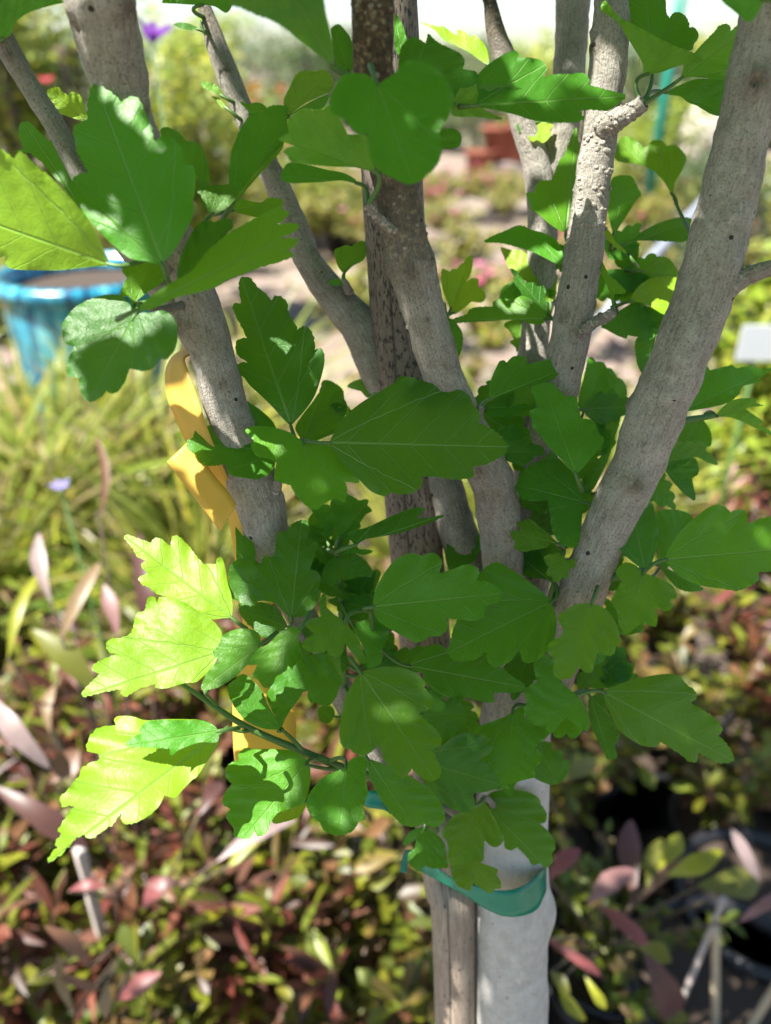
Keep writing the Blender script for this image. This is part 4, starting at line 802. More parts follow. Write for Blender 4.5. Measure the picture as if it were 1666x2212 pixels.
# ------------------------------------------------------------------ crown above the picture: it shades the leaves below
SUNLIT = [  # places that lie in the sun: x, y, distance, radius (picture measures)
    (1290, 300, .366, 40), (1280, 400, .370, 40), (1270, 480, .373, 40), (1262, 530, .376, 34), (1335, 258, .356, 32), (1140, 740, .426, 25), (1130, 710, .429, 22),
    (865, 1530, .346, 22), (858, 1570, .345, 14), (740, 1790, .358, 24), (700, 325, .315, 16), (640, 332, .315, 11), (470, 1480, .342, 22), (440, 1500, .342, 16), (560, 1410, .333, 20),
    (785, 1415, .359, 13), (1385, 315, .427, 32), (1230, 330, .412, 22), (345, 690, .315, 24), (150, 220, .38, 25), (500, 1040, .372, 8), (575, 1035, .372, 7), (1215, 300, .412, 16)]
def crown():
    import numpy as np
    rng = random.Random(11); mb = MB()
    org = Vector((0.02, .26, 1.28))
    # a frame square to the sun: leaves are spread so that they close the canopy over the tree, with gaps where the sun comes through
    ex = SUN.cross(Vector((0, 0, 1))).normalized(); ey = ex.cross(SUN)
    cell = .003; n = 330; half = n * cell / 2
    def ab(p): v = p - org; return v.dot(ex), v.dot(ey)
    ii, jj = np.meshgrid(np.arange(n), np.arange(n), indexing='ij')
    A = ii * cell - half; B = jj * cell - half
    need = np.zeros((n, n), bool); lit = np.zeros((n, n), bool); cov = np.zeros((n, n), bool)
    pts = [p for p, r in ATTACH] + LEAF_VERTS + [P(848 + (y - 400) * .075 + k, y, .38 + (y - 400) * 6e-5) for y in range(0, 2212, 14) for k in (-45, -15, 15, 45)]
    for p in pts:
        a, b = ab(p); i, j = int((a + half) / cell), int((b + half) / cell)
        if 4 < i < n - 5 and 4 < j < n - 5: need[i - 4:i + 5, j - 4:j + 5] = True
    for x, y, d, r in SUNLIT:
        a, b = ab(P(x, y, d)); lit |= (A - a) ** 2 + (B - b) ** 2 < (r * d / F) ** 2
    for p in SUN_VERTS:
        a, b = ab(p); i, j = int((a + half) / cell), int((b + half) / cell)
        if 3 < i < n - 4 and 3 < j < n - 4: lit[i - 2:i + 3, j - 2:j + 3] = True
    shape = [(0, 0), (.12, .2), (.35, .36), (.45, .25), (.68, .24), (.75, .13), (1, 0), (.75, -.13), (.68, -.24), (.45, -.25), (.35, -.36), (.12, -.2)]
    def place(a, b, s):
        q = org + ex * a + ey * b; t0 = 0
        while True:
            p = q + SUN * t0
            if p.z > 1.63 + max(0, p.y) * .14 and (p - O).length > .2: break
            t0 += .01
        p = q + SUN * (t0 + rng.random() ** 1.4 * .5)
        nrm = (Vector((rng.gauss(0, .45), rng.gauss(0, .45), 1)) + SUN * .6).normalized()
        d = Vector((rng.gauss(0, 1), rng.gauss(0, 1), -.2)); d = (d - nrm * d.dot(nrm)).normalized(); e = nrm.cross(d)
        vs = [p + d * (u - .5) * s + e * v * s - nrm * (abs(v) * -.15 + .2 * (u - .3) ** 2) * s for u, v in shape]
        pr = [ab(v) for v in vs]
        m = np.zeros((n, n), bool)
        for k in range(len(pr)):
            x1, y1 = pr[k]; x2, y2 = pr[k - 1]
            if abs(y2 - y1) < 1e-9: continue
            m ^= ((y1 > B) != (y2 > B)) & (A < (x2 - x1) * (B - y1) / (y2 - y1) + x1)
        return p, d, e, nrm, vs, m
    def put(p, d, e, nrm, vs, s):
        mid = [p + d * (u - .5) * s - nrm * .2 * (u - .3) ** 2 * s for u in (.35, .68)]
        fs = [(0, 1, 2, 12), (2, 3, 4, 13, 12), (4, 5, 6, 13), (6, 7, 8, 13), (8, 9, 10, 12, 13), (10, 11, 0, 12)]
        mb.add(vs + mid, fs, (.1, .1, .1), list(shape) + [(.35, 0), (.68, 0)])
    tot = need & ~lit; miss = 0; count = 0
    while count < 1600 and miss < 3000:
        open_ = np.argwhere(tot & ~cov)
        if len(open_) < .035 * tot.sum(): break
        i, j = open_[rng.randrange(len(open_))]
        s = rng.uniform(.05, .085) * (1 if miss % 4 < 1 else rng.uniform(.25, .7))
        r = place(A[i, j], B[i, j], s)
        if (r[5] & lit).sum() > 5: miss += 1; continue
        cov |= r[5]; put(*r[:5], s); count += 1
    k = 0
    while k < 1500:                # the rest of the unseen crown, further out, packed to shade plants behind
        a, b = rng.uniform(-.7, .7), rng.uniform(-.6, .8)
        if (a / .7) ** 2 + (b / .8) ** 2 > 1 or (a > .3 and b < -.22): continue
        s = rng.uniform(.06, .085); r = place(a, b, s)
        if (r[5] & lit).any(): k += .2; continue
        put(*r[:5], s); k += 1
    tag(mb.build('crown', M['leaf'], tree), kind='stuff')
    print('crown leaves', len(mb.v) // 14)
crown()

# ------------------------------------------------------------------ stake, tape, tag
def stake():
    spec = [(815, -200, .372, 66, 0, 0), (835, 0, .372, 66, 0, 0), (848, 400, .396, 66, 0, 0), (868, 750, .420, 62, 0, .05), (891, 1100, .440, 58, 0, .2), (930, 1500, .462, 55, 0, .6), (966, 1890, .485, 52, 0, 1), (984, 2212, .505, 44, 0, 1)]
    rows = px_path(spec); d = (Vector(rows[-1][:3]) - Vector(rows[-2][:3])).normalized(); d = (d + Vector((0, 0, -.8))).normalized(); b = Vector(rows[-1][:3])
    q = b + d * (b.z + .01) / -d.z
    rows.append((*q, rows[-1][3], 0, 1, 0))
    path = resample(catmull(rows, 10), .004); mb = MB()
    tube(mb, path, 150, .02, 40, 14, groove=Vector((-.28, -.80, .53)).normalized())
    o = mb.build('bamboo_stake', M['stake'])
    tag(o, 'weathered bamboo stake with black speckles and a lengthwise crack, tied beside the trunk', 'stake')
stake()

def ribbon(name, rows, mat_, parent=None, thick=.0004, wob=0):
    """flat strip; rows: (left x, y, d, right x, y, d) in picture measures"""
    rows = catmull(rows, 6); mb = MB(); vs = []; K = 5
    for i, r in enumerate(rows):
        a, b = P(*r[:3]), P(*r[3:6])
        for k in range(K):
            t = k / (K - 1); p = a.lerp(b, t)
            p += (p - O).normalized() * wob * (noise.noise(p * 90) + math.sin(t * math.pi) * .6)
            vs.append(p)
    n = len(rows)
    fs = [(i * K + k, i * K + k + 1, i * K + K + k + 1, i * K + K + k) for i in range(n - 1) for k in range(K - 1)]
    mb.add(vs, fs, (1, 1, 1), [(k / 4, i * .1) for i in range(n) for k in range(K)])
    o = mb.build(name, mat_, parent)
    s = o.modifiers.new('thickness', 'SOLIDIFY'); s.thickness = thick
    return o
tape = ribbon('tie_tape', [tuple(list(TT('i', a, b)) + [d] + list(TT('i', e, f)) + [g]) for a, b, d, e, f, g in [
    (1385, 640, .520, 1400, 800, .522), (1395, 680, .470, 1395, 850, .474), (1350, 720, .448, 1370, 930, .452), (1240, 820, .437, 1300, 1060, .441), (1110, 880, .431, 1150, 1115, .434), (950, 890, .431, 1010, 1110, .434),
    (780, 850, .436, 860, 1045, .439), (600, 790, .442, 690, 935, .446), (440, 700, .447, 500, 830, .450), (330, 640, .450, 335, 740, .453), (270, 600, .470, 280, 700, .474), (330, 560, .53, 330, 650, .535)]], M['tape'], wob=.0022)
tag(tape, 'green plastic tie tape looped round the white trunk and the bamboo stake', 'tape')
k1 = ribbon('knot_end', [tuple(list(TT('i', a, b)) + [d] + list(TT('i', e, f)) + [g]) for a, b, d, e, f, g in [
    (280, 560, .452, 270, 620, .452), (190, 540, .448, 210, 600, .448), (150, 600, .446, 190, 640, .447), (120, 730, .444, 180, 745, .446)]], M['tape'], tape, wob=.001)
k2 = ribbon('knot_end', [(783, 1716, .43, 783, 1738, .43), (805, 1708, .428, 800, 1746, .428), (833, 1716, .43, 830, 1750, .43), (850, 1735, .44, 845, 1760, .44)], M['tape'], tape, wob=.001)

tg = empty('plant_tag', P(470, 1050, .38))
tag(tg, 'yellow plastic plant tag looped round the stem with a broad label below', 'plant tag')
def t3(rows): return [tuple(list(TT('3', a, b)) + [d] + list(TT('3', e, f)) + [g]) for a, b, d, e, f, g in rows]
ribbon('strap', t3([(800, 395, .392, 840, 420, .386), (745, 432, .386, 800, 440, .378), (716, 500, .382, 818, 500, .372), (722, 600, .378, 850, 590, .370), (756, 690, .376, 878, 680, .369), (800, 790, .376, 905, 760, .370), (850, 870, .378, 945, 860, .374), (900, 950, .384, 985, 950, .380), (930, 1000, .392, 1010, 1010, .388)]), M['tag'], tg, wob=.0008)
ribbon('flag', t3([(722, 885, .372, 812, 800, .374), (790, 975, .370, 880, 880, .372), (860, 1065, .369, 940, 960, .371), (910, 1130, .369, 985, 1010, .371), (952, 1188, .369, 1022, 1070, .371)]), M['tag'], tg, wob=.0008)
ribbon('strap', t3([(988, 1060, .392, 1046, 1050, .388), (990, 1130, .393, 1046, 1130, .389), (1005, 1230, .396, 1060, 1240, .392), (1030, 1400, .402, 1090, 1400, .398), (1050, 1600, .408, 1120, 1600, .404), (1040, 1800, .412, 1150, 1800, .410), (1030, 1920, .413, 1180, 1920, .411)]), M['tag'], tg, wob=.0006)
ribbon('label_panel', [(503, 1510, .411, 640, 1506, .411), (503, 1560, .411, 640, 1556, .411), (505, 1622, .410, 640, 1618, .410), (510, 1660, .409, 642, 1655, .409)], M['tag'], tg, wob=.0006)

# ------------------------------------------------------------------ nursery plants behind the tree
def mass_leaf(mb, p, d, nrm, ln, wd, col, shape):
    d = d.normalized(); e = d.cross(nrm)
    if e.length < 1e-4: e = d.cross(Vector((1, .3, 0)))
    e.normalize(); nn = e.cross(d)
    st = {'lance': ((0, .12), (.25, .72), (.5, 1), (.75, .72), (1, .0)), 'oval': ((0, .1), (.2, .75), (.5, 1), (.8, .72), (1, 0)), 'spoon': ((0, .1), (.3, .4), (.6, .9), (.82, 1), (1, 0)),
          'blade': ((0, .8), (.3, 1), (.6, .8), (.85, .5), (1, 0))}[shape]
    vs = []; fs = []
    bend = .30 if shape != 'blade' else .75
    for t, wv in st[:-1]:
        c = p + d * ln * t - Vector((0, 0, 1)) * (bend * ln * t * t * .5)
        h = wd * .5 * wv
        vs += [c - e * h + nn * h * .35, c, c + e * h + nn * h * .35]
    vs.append(p + d * ln - Vector((0, 0, 1)) * bend * ln * .5)
    n = len(st) - 1
    for i in range(n - 1):
        a = i * 3; fs += [(a, a + 1, a + 4, a + 3), (a + 1, a + 2, a + 5, a + 4)]
    a = (n - 1) * 3; fs += [(a, a + 1, n * 3), (a + 1, a + 2, n * 3)]
    mb.add(vs, fs, col)
def jit(c, rng, k=.25):
    g = rng.uniform(1 - k, 1 + k); return tuple(max(.004, x * g * rng.uniform(1 - k * .4, 1 + k * .4)) for x in c)
PAL = {
 'purple': [(.34, .085, .10), (.17, .05, .07), (.36, .13, .13), (.24, .07, .08), (.24, .28, .04), (.40, .19, .22), (.12, .045, .05), (.42, .46, .05), (.36, .40, .05)],
 'mixed': [(.15, .19, .03), (.24, .27, .03), (.28, .14, .10), (.12, .15, .03), (.26, .18, .08), (.11, .06, .05), (.30, .32, .05), (.20, .24, .04)],
 'red': [(.30, .07, .08), (.36, .13, .12), (.22, .06, .07), (.17, .19, .03), (.28, .29, .04), (.12, .06, .06)],
 'grassy': [(.38, .42, .06), (.46, .46, .09), (.28, .36, .07), (.55, .45, .34), (.42, .38, .16), (.22, .30, .06)],
 'small': [(.13, .20, .03), (.20, .27, .04), (.26, .30, .06), (.10, .15, .03), (.24, .17, .12)],
 'lime': [(.36, .46, .05), (.28, .40, .05), (.44, .48, .08), (.22, .33, .05)],
 'shrub': [(.33, .42, .09), (.45, .52, .12), (.54, .58, .18), (.20, .28, .07), (.55, .56, .06)],
 'dark': [(.06, .10, .03), (.09, .14, .04), (.05, .08, .03)],
 'greygreen': [(.20, .27, .17), (.26, .33, .20), (.16, .22, .13)],
 'bed': [(.38, .42, .08), (.46, .44, .09), (.30, .36, .12), (.40, .27, .16)],
}
for k_, f_ in (('shrub', .78), ('bed', .66), ('grassy', .80), ('lime', .80), ('purple', .56), ('mixed', .70), ('red', .7), ('small', .75), ('greygreen', .6)):
    PAL[k_] = [(c[0] * f_, c[1] * f_, c[2] * f_ * .6) for c in PAL[k_]]
def pot_mesh(name, rt, rb, h, m, soil=True, rim=.012):
    prof = [(rb, 0), (rt * .97, h - rim * 1.6), (rt * 1.05, h - rim * 1.5), (rt * 1.06, h), (rt * .97, h), (rt * .95, h - .03)]
    mb = MB(); K = 28
    vs = [(r * math.cos(2 * math.pi * k / K), r * math.sin(2 * math.pi * k / K), z) for r, z in prof for k in range(K)]
    fs = [(i * K + k, i * K + (k + 1) % K, i * K + K + (k + 1) % K, i * K + K + k) for i in range(len(prof) - 1) for k in range(K)]
    fs.append(tuple(range(K - 1, -1, -1)))
    uv = [(k / K, i / 6) for i in range(len(prof)) for k in range(K)]
    mb.add(vs, fs, (1, 1, 1), uv); pm = mb.mesh(name, m)
    sm = MB(); sm.add([(rt * .955 * math.cos(2 * math.pi * k / K), rt * .955 * math.sin(2 * math.pi * k / K), h - .028) for k in range(K)], [tuple(range(K))])
    return pm, sm.mesh('soil', M['soil'])
POT = pot_mesh('pot', .105, .082, .20, M['pot_black'])
def foliage_mesh(kind, h, rad, nl, ln, wd, shape, pal, seed, stems=7, gloss=True, z0=.19, flowers=None):
    rng = random.Random(seed); mb = MB(); sm = MB()
    for s in range(stems):
        a = rng.uniform(0, 2 * math.pi); lean = rad * math.sqrt(rng.random())
        hh = h * rng.uniform(.72, 1.0) * (1 - .18 * lean / rad)
        b = Vector((rng.uniform(-.02, .02), rng.uniform(-.02, .02), z0 - .03)); t = Vector((math.cos(a) * lean, math.sin(a) * lean, hh))
        k = Vector((math.cos(a) * lean * .25, math.sin(a) * lean * .25, hh * .6))
        cur = lambda u: b * (1 - u) ** 2 + k * 2 * u * (1 - u) + t * u * u
        if shape != 'blade':
            tube(sm, [(*cur(u / 6), .0034 * (1.15 - u / 6)) for u in range(7)], 5, 0)
        for i in range(nl // stems):
            u = rng.random() ** .75 * .72 + .28 if shape != 'blade' else .05 * rng.random()
            p = cur(u); aa = rng.uniform(0, 2 * math.pi); up = rng.uniform(-.1, 1.5) if shape != 'blade' else rng.uniform(1.0, 3.2)
            d = Vector((math.cos(aa), math.sin(aa), up)).normalized()
            nr = (Vector((0, 0, 1)) + Vector((rng.gauss(0, .45), rng.gauss(0, .45), 0))).normalized()
            mass_leaf(mb, p, d, nr, ln * rng.uniform(.6, 1.2), wd * rng.uniform(.7, 1.2), jit(rng.choice(pal), rng), shape)
            if flowers and rng.random() < flowers[1]:
                fc = jit(rng.choice(flowers[0]), rng, .15); q = p + Vector((rng.uniform(-.02, .02), rng.uniform(-.02, .02), .03))
                for j in range(5):
                    fa = j * 1.2566 + aa
                    mass_leaf(mb, q, Vector((math.cos(fa), math.sin(fa), .5)), Vector((0, 0, 1)), flowers[2], flowers[2] * .8, fc, 'oval')
    fm = mb.mesh('foliage', M['glossy_foliage'] if gloss else M['foliage'])
    st = sm.mesh('stems', M['trunk_far']) if sm.v else None
    return fm, st
KIND = {}
def kind(key, n, *a, **k):
    KIND[key] = [foliage_mesh(key, *a, seed=hash_(key) + i, **k) for i in range(n)]
def hash_(s): return sum(ord(c) * (i + 3) for i, c in enumerate(s))
kind('purple', 3, .64, .19, 520, .078, .017, 'lance', PAL['purple'], stems=10)
kind('mixed', 3, .60, .18, 460, .058, .019, 'spoon', PAL['mixed'], stems=10)
kind('red', 2, .58, .17, 260, .080, .024, 'spoon', PAL['red'], stems=10)
kind('grassy', 3, .30, .06, 170, .62, .013, 'blade', PAL['grassy'], stems=10, gloss=False)
kind('small', 3, .46, .16, 800, .024, .013, 'oval', PAL['small'], stems=16)
kind('lime', 2, .55, .2, 500, .05, .026, 'oval', PAL['lime'], stems=14, gloss=False)
kind('bedpink', 2, .38, .22, 500, .045, .014, 'lance', PAL['bed'], stems=14, gloss=False, flowers=([(.75, .06, .30), (.80, .25, .45)], .03, .028))
kind('bedgreen', 2, .42, .22, 550, .06, .016, 'lance', PAL['bed'], stems=14, gloss=False)
CNT = 0
def plant(key, x, y, label, cat, group, sc=1.0, pot=True, potmesh=None, name='potted_plant', rot=None):
    global CNT
    CNT += 1; rng = random.Random(CNT * 17 + 3)
    r = empty(name, (x, y, .004)); tag(r, label, cat, group)
    fm, st = KIND[key][CNT % len(KIND[key])]
    a = rng.uniform(0, 6.28)
    def ch(nm, me, s=1, knd=None):
        o = bpy.data.objects.new(nm, me); C.objects.link(o); o.parent = r
        o.rotation_euler = (0, 0, a); o.scale = (s, s, s)
        if knd: o['kind'] = knd
        return o
    if pot:
        pm, sm = potmesh or POT
        ch('pot', pm); ch('soil', sm)
    ch('foliage', fm, sc, 'stuff')
    if st: ch('stems', st, sc)
    return r
rp = random.Random(77)
GL = {
 'purple': ('purple narrow-leaved hop bush in a black pot', 'shrub', 'purple hop bushes', 'hop_bush'),
 'mixed': ('olive and bronze spoon-leaved shrub in a black pot', 'shrub', 'bronze-leaved shrubs', 'potted_shrub'),
 'red': ('red-tipped spoon-leaved shrub in a black pot', 'shrub', 'red-tipped shrubs', 'potted_shrub'),
 'grassy': ('clump of yellow-green strappy leaves with straw-coloured blades', 'grass clump', 'strappy grass clumps', 'grass_clump'),
 'small': ('low shrub with tiny glossy green leaves', 'shrub', 'tiny-leaved shrubs', 'potted_shrub'),
 'lime': ('lime-green leafy plant in a black pot', 'plant', 'lime-green plants', 'leafy_plant'),
}
NEAR = [((-1.1, 2.3), 'by the turquoise pot'), ((.1, .55), 'close behind the white trunk'), ((-.42, .75), 'by the bleached wooden stake'), ((1.1, 2.0), 'by the white sign'), ((.60, .80), 'by the slanting canes'),
        ((-.55, 1.30), 'behind the sunlit leaves'), ((.05, 1.9), 'behind the bamboo stake'), ((.65, 1.45), 'below the thick grey stem'), ((.1, 2.8), 'at the edge of the gravel'), ((-2.0, 2.9), 'beyond the turquoise pot')]
def grp(key, x, y, sc=1.0, pot=True):
    l, c, g, nm = GL[key]
    near = min(NEAR, key=lambda q: (q[0][0] - x) ** 2 + (q[0][1] - y) ** 2)[1]
    return plant(key, x, y, l + ' ' + near, c, g + ' ' + near, sc, pot, name=nm)
# close rows
ROWS = [
 ('purple', -.54, .60), ('mixed', -.36, .58), ('purple', -.17, .60), ('mixed', .0, .66), ('small', .17, .74), ('small', .34, .70),
 ('purple', -.68, .80), ('mixed', -.48, .78), ('purple', -.29, .80), ('small', -.10, .84), ('purple', .08, .92), ('mixed', .28, .94), ('mixed', .68, .98),
 ('mixed', -.80, 1.02), ('purple', -.60, 1.00), ('purple', -.40, 1.02), ('mixed', -.19, 1.06), ('purple', .02, 1.14), ('mixed', .22, 1.16), ('small', .41, 1.12), ('mixed', .58, 1.22), ('purple', .80, 1.20),
 ('mixed', -.54, 1.22), ('purple', -.30, 1.26), ('mixed', .10, 1.34), ('mixed', .38, 1.32),
 ('mixed', -.92, 1.36), ('lime', -.66, 1.36), ('grassy', -.40, 1.40), ('mixed', -.12, 1.46), ('mixed', .16, 1.50), ('small', .42, 1.50), ('mixed', .70, 1.50), ('purple', .96, 1.48),
 ('grassy', -1.04, 1.64), ('lime', -.76, 1.64), ('grassy', -.48, 1.68), ('lime', -.2, 1.74), ('grassy', .10, 1.78), ('grassy', .36, 1.80), ('mixed', .66, 1.80), ('red', 1.0, 1.80), ('lime', 1.24, 1.9),
 ('grassy', -1.15, 1.96), ('grassy', -.92, 1.90), ('grassy', -.74, 2.12), ('grassy', -1.02, 2.02), ('lime', -.56, 2.02), ('mixed', -.26, 2.08), ('grassy', .06, 2.10), ('mixed', .40, 2.12), ('grassy', .72, 2.12), ('lime', 1.0, 2.2), ('lime', 1.36, 2.3),
 ('mixed', -.62, 2.40), ('grassy', -.30, 2.44), ('lime', .12, 2.50), ('grassy', .44, 2.5), ('mixed', .78, 2.5), ('lime', 1.16, 2.6), ('grassy', 1.5, 2.7),
 ('grassy', -.5, 2.82), ('mixed', .30, 2.9), ('lime', .70, 2.95), ('mixed', 1.1, 3.0), ('lime', 1.55, 3.05), ('mixed', -2.0, 2.4), ('grassy', -1.9, 2.9), ('lime', -1.6, 3.3), ('mixed', -.95, 3.2)]
for k_, x, y in ROWS:
    grp(k_, x + rp.uniform(-.03, .03), y + rp.uniform(-.03, .03), rp.uniform(.9, 1.08) * (1.32 if k_ == 'grassy' and x < -.4 else 1))
# flower beds further back
for i in range(170):
    x = -3.4 + 7.6 * rp.random(); y = (3.7 + 2.6 * rp.random()) if i % 3 == 0 else (6.4 + 3.2 * rp.random())
    if -1.0 < x < -.1 and 4.6 < y < 6.2: continue
    pk = (x > .1 and rp.random() < .35) or rp.random() < .12
    plant('bedpink' if pk else 'bedgreen', x, y, 'low yellow-green bedding plant dotted with pink flowers' if pk else 'low yellow-green bedding plant without flowers', 'plant',
          'pink-flowered bedding plants beyond the gravel' if pk else 'green bedding plants beyond the gravel', rp.uniform(1.1, 1.6), False, name='bedding_plant')

# larger shrubs, trees
def shrub(name, x, y, h, rx, n, ln, wd, pal, label, cat, group=None, trunk_h=.15, z0=.05, seed=1, flowers=None, rz=None, shape='oval'):
    rng = random.Random(seed * 13); r = empty(name, (x, y, 0)); tag(r, label, cat, group)
    rz = rz or (h - z0) * .5; cz = z0 + rz
    mb = MB(); lob = [(Vector((rng.gauss(0, .45), rng.gauss(0, .45), rng.gauss(0, .5))), rng.uniform(.35, .6)) for _ in range(16)]
    for _ in range(n):
        c, s = rng.choice(lob); q = Vector((rng.gauss(0, 1), rng.gauss(0, 1), rng.gauss(0, 1))).normalized() * s * (rng.random() ** .33)
        q = c + q
        if q.length > 1.15: q = q.normalized() * 1.15 * rng.random() ** .2
        p = Vector((q.x * rx, q.y * rx, max(.04, cz + q.z * rz)))
        d = Vector((rng.gauss(0, 1), rng.gauss(0, 1), rng.gauss(.2, .6))); nr = Vector((rng.gauss(0, .6), rng.gauss(0, .6), 1))
        col = jit(rng.choice(pal), rng)
        mass_leaf(mb, p, d, nr, ln * rng.uniform(.7, 1.3), wd * rng.uniform(.7, 1.3), col, shape)
        if flowers and rng.random() < flowers[1] and q.y < .2:
            fc = rng.choice(flowers[0])
            for j in range(5):
                fa = j * 1.2566; mass_leaf(mb, p, Vector((math.cos(fa), -.6, math.sin(fa))), Vector((0, -1, 0)), flowers[2], flowers[2] * .8, jit(fc, rng, .15), 'oval')
    o = bpy.data.objects.new('crown', mb.mesh('crown', M['foliage'])); C.objects.link(o); o.parent = r
    tm = MB()
    for k in range(5):
        a = k * 1.26 + seed; tip = Vector((math.cos(a) * rx * .55, math.sin(a) * rx * .55, cz + rz * .35))
        pts = [Vector((math.cos(a) * .03, math.sin(a) * .03, 0)), Vector((math.cos(a) * rx * .1, math.sin(a) * rx * .1, z0 + rz * .4)), tip]
        tube(tm, [(*c, max(.006, .028 * h / 1.8 * (1 - .3 * i / 8))) for i, c in enumerate([pts[0].lerp(pts[1], t / 4).lerp(pts[1].lerp(pts[2], t / 4), t / 4) for t in range(5)])], 7, .1, 9)
    o2 = bpy.data.objects.new('trunk', tm.mesh('trunk', M['trunk_far'])); C.objects.link(o2); o2.parent = r
    return r
shrub('shrub', -2.55, 4.7, 2.35, .55, 3800, .06, .034, PAL['shrub'], 'tall pale green shrub beyond the thin grey branch', 'shrub', seed=1)
shrub('shrub', -1.80, 4.5, 2.25, .48, 3600, .06, .034, PAL['shrub'], 'bushy pale green shrub between the two blurred grey branches', 'shrub', seed=2)
shrub('shrub', -1.22, 5.0, 1.75, .42, 3000, .06, .034, PAL['shrub'], 'pale green shrub beside the purple flower', 'shrub', seed=3)
shrub('shrub', -3.4, 5.6, 2.1, .7, 2600, .07, .034, PAL['lime'], 'tall lime-green shrub behind the pale green row', 'shrub', seed=13)
shrub('shrub', -1.35, 10.6, 1.55, .75, 2600, .06, .03, PAL['greygreen'], 'rounded grey-green shrub with orange flowers behind the curved branch', 'shrub', seed=4, flowers=([(.85, .22, .05), (.90, .40, .02)], .03, .06))
shrub('shrub', -.85, 7.4, 1.2, .5, 3000, .05, .024, PAL['shrub'], 'narrow green shrub in front of the grey-green one', 'shrub', seed=5)
shrub('shrub', 1.55, 13.2, 1.6, 1.0, 5000, .055, .024, PAL['greygreen'], 'grey-green trailing shrub standing behind the terracotta pots', 'shrub', seed=6)
shrub('shrub', 2.7, 8.0, 1.25, .6, 4000, .055, .028, PAL['lime'], 'rounded lime-green shrub behind the knobbly spur', 'shrub', seed=7)
shrub('shrub', 3.9, 7.4, 1.1, .6, 3500, .055, .028, PAL['lime'], 'low lime-green shrub beside the beige urn', 'shrub', seed=8)
shrub('shrub', 2.15, 5.2, .95, .5, 3000, .05, .024, PAL['dark'], 'dark green shrub in front of the lime-green one', 'shrub', seed=9)
shrub('shrub', 1.5, 2.75, 1.05, .30, 2200, .07, .034, PAL['lime'], 'bright lime shrub catching the sun beside the white sign', 'shrub', seed=10)
for i, (x, y, h, rx, pal, lb) in enumerate([(-9, 22, 3.0, 2.2, 'shrub', 'broad pale tree standing in front of the wooded hill'), (-3.2, 26, 2.7, 1.9, 'greygreen', 'grey-green tree fading into the haze of the hill'),
        (3.4, 30, 2.6, 1.7, 'dark', 'dark round tree standing left alone near the teal frame'), (11, 27, 2.6, 2.4, 'shrub', 'spreading pale tree beyond the teal frame'), (7.0, 20, 1.9, 1.4, 'shrub', 'small green tree beyond the beige urn'), (-15, 24, 4.2, 2.8, 'lime', 'tall lime-green tree at the far edge of the nursery')]):
    shrub('tree', x, y, h, rx, 2200, .16, .09, PAL[pal], lb.replace('left ', ''), 'tree', seed=30 + i, z0=.5)

FAR = ['beyond the flat gravel path', 'behind the grey-green shrub', 'behind the curved branch', 'behind the bamboo stake', 'behind the terracotta pots', 'behind the teal frame', 'behind the beige urn', 'past the teal frame']
for i in range(8):
    x = -7.4 + i * 2.15 + rp.uniform(-.3, .3); pal = ['shrub', 'dark', 'lime', 'dark', 'greygreen', 'shrub', 'dark', 'shrub'][i]
    shrub('tree', x, 17 + rp.uniform(-.8, .8), (2.25, 2.5, 2.2, 2.0, 1.9, 1.95, 2.05, 2.0)[i], 1.25, 3000, .13, .07, PAL[pal], {'shrub': 'round pale green', 'dark': 'round dark green', 'lime': 'round lime-green', 'greygreen': 'round grey-green'}[pal] + ' tree in the far row ' + FAR[i], 'tree', 'far row of round trees', seed=50 + i, z0=.1)
# pots and other things
def potted(name, x, y, rt, rb, h, m, label, cat, key=None, sc=1.0, group=None, z=0.0):
    r = empty(name, (x, y, z)); tag(r, label, cat, group)
    pm, sm = pot_mesh('pot', rt, rb, h, m, rim=.03 if rt > .12 else .015)
    for nm, me in (('pot_body', pm), ('soil', sm)):
        o = bpy.data.objects.new(nm, me); C.objects.link(o); o.parent = r
    if key:
        fm, st = KIND[key][0]
        o = bpy.data.objects.new('foliage', fm); C.objects.link(o); o.parent = r; o.location = (0, 0, h - .2 * sc); o.scale = (sc, sc, sc); o['kind'] = 'stuff'
    return r
def glazed_pot():
    c = P(205, 690, 2.75); r = empty('glazed_pot', (c.x, c.y, 0)); tag(r, 'large turquoise drip-glazed pot behind the strappy grass clumps', 'pot')
    top = P(205, 568, 2.75).z; R0 = .30
    prof = [(.17, 0), (.22, .12), (.27, .35), (.285, top - .12), (.275, top - .06), (.31, top - .045), (.315, top - .015), (.30, top), (.27, top), (.262, top - .05)]
    mb = MB(); K = 64
    vs = [(q * math.cos(2 * math.pi * k / K), q * math.sin(2 * math.pi * k / K), z) for q, z in prof for k in range(K + 1)]
    fs = [(i * (K + 1) + k, i * (K + 1) + k + 1, (i + 1) * (K + 1) + k + 1, (i + 1) * (K + 1) + k) for i in range(len(prof) - 1) for k in range(K)]
    mb.add(vs, fs, (1, 1, 1), [(k / K * 2, z * 1.0) for q, z in prof for k in range(K + 1)])
    o = mb.build('pot_body', M['glaze']); o.parent = r
    sm = MB(); sm.add([(.263 * math.cos(2 * math.pi * k / 40), .263 * math.sin(2 * math.pi * k / 40), top - .06) for k in range(40)], [tuple(range(40))])
    o = sm.build('soil', M['soil']); o.parent = r
glazed_pot()
for i, (x, dy, rt, h, z, lb) in enumerate([(1035, 0, .21, .46, 0, 'tall terracotta pot at the corner of the gravel path'), (1078, .25, .25, .42, .32, 'terracotta pot raised on a crate between the other two'), (1128, .1, .25, .46, .32, 'terracotta pot half hidden behind the forked grey stem')]):
    g = G(x, 402, 0); potted('terracotta_pot', g.x, g.y + dy, rt, rt * .72, h, M['terracotta'], lb, 'pot', 'bedgreen' if i else None, .6, z=z)
cb = MB()
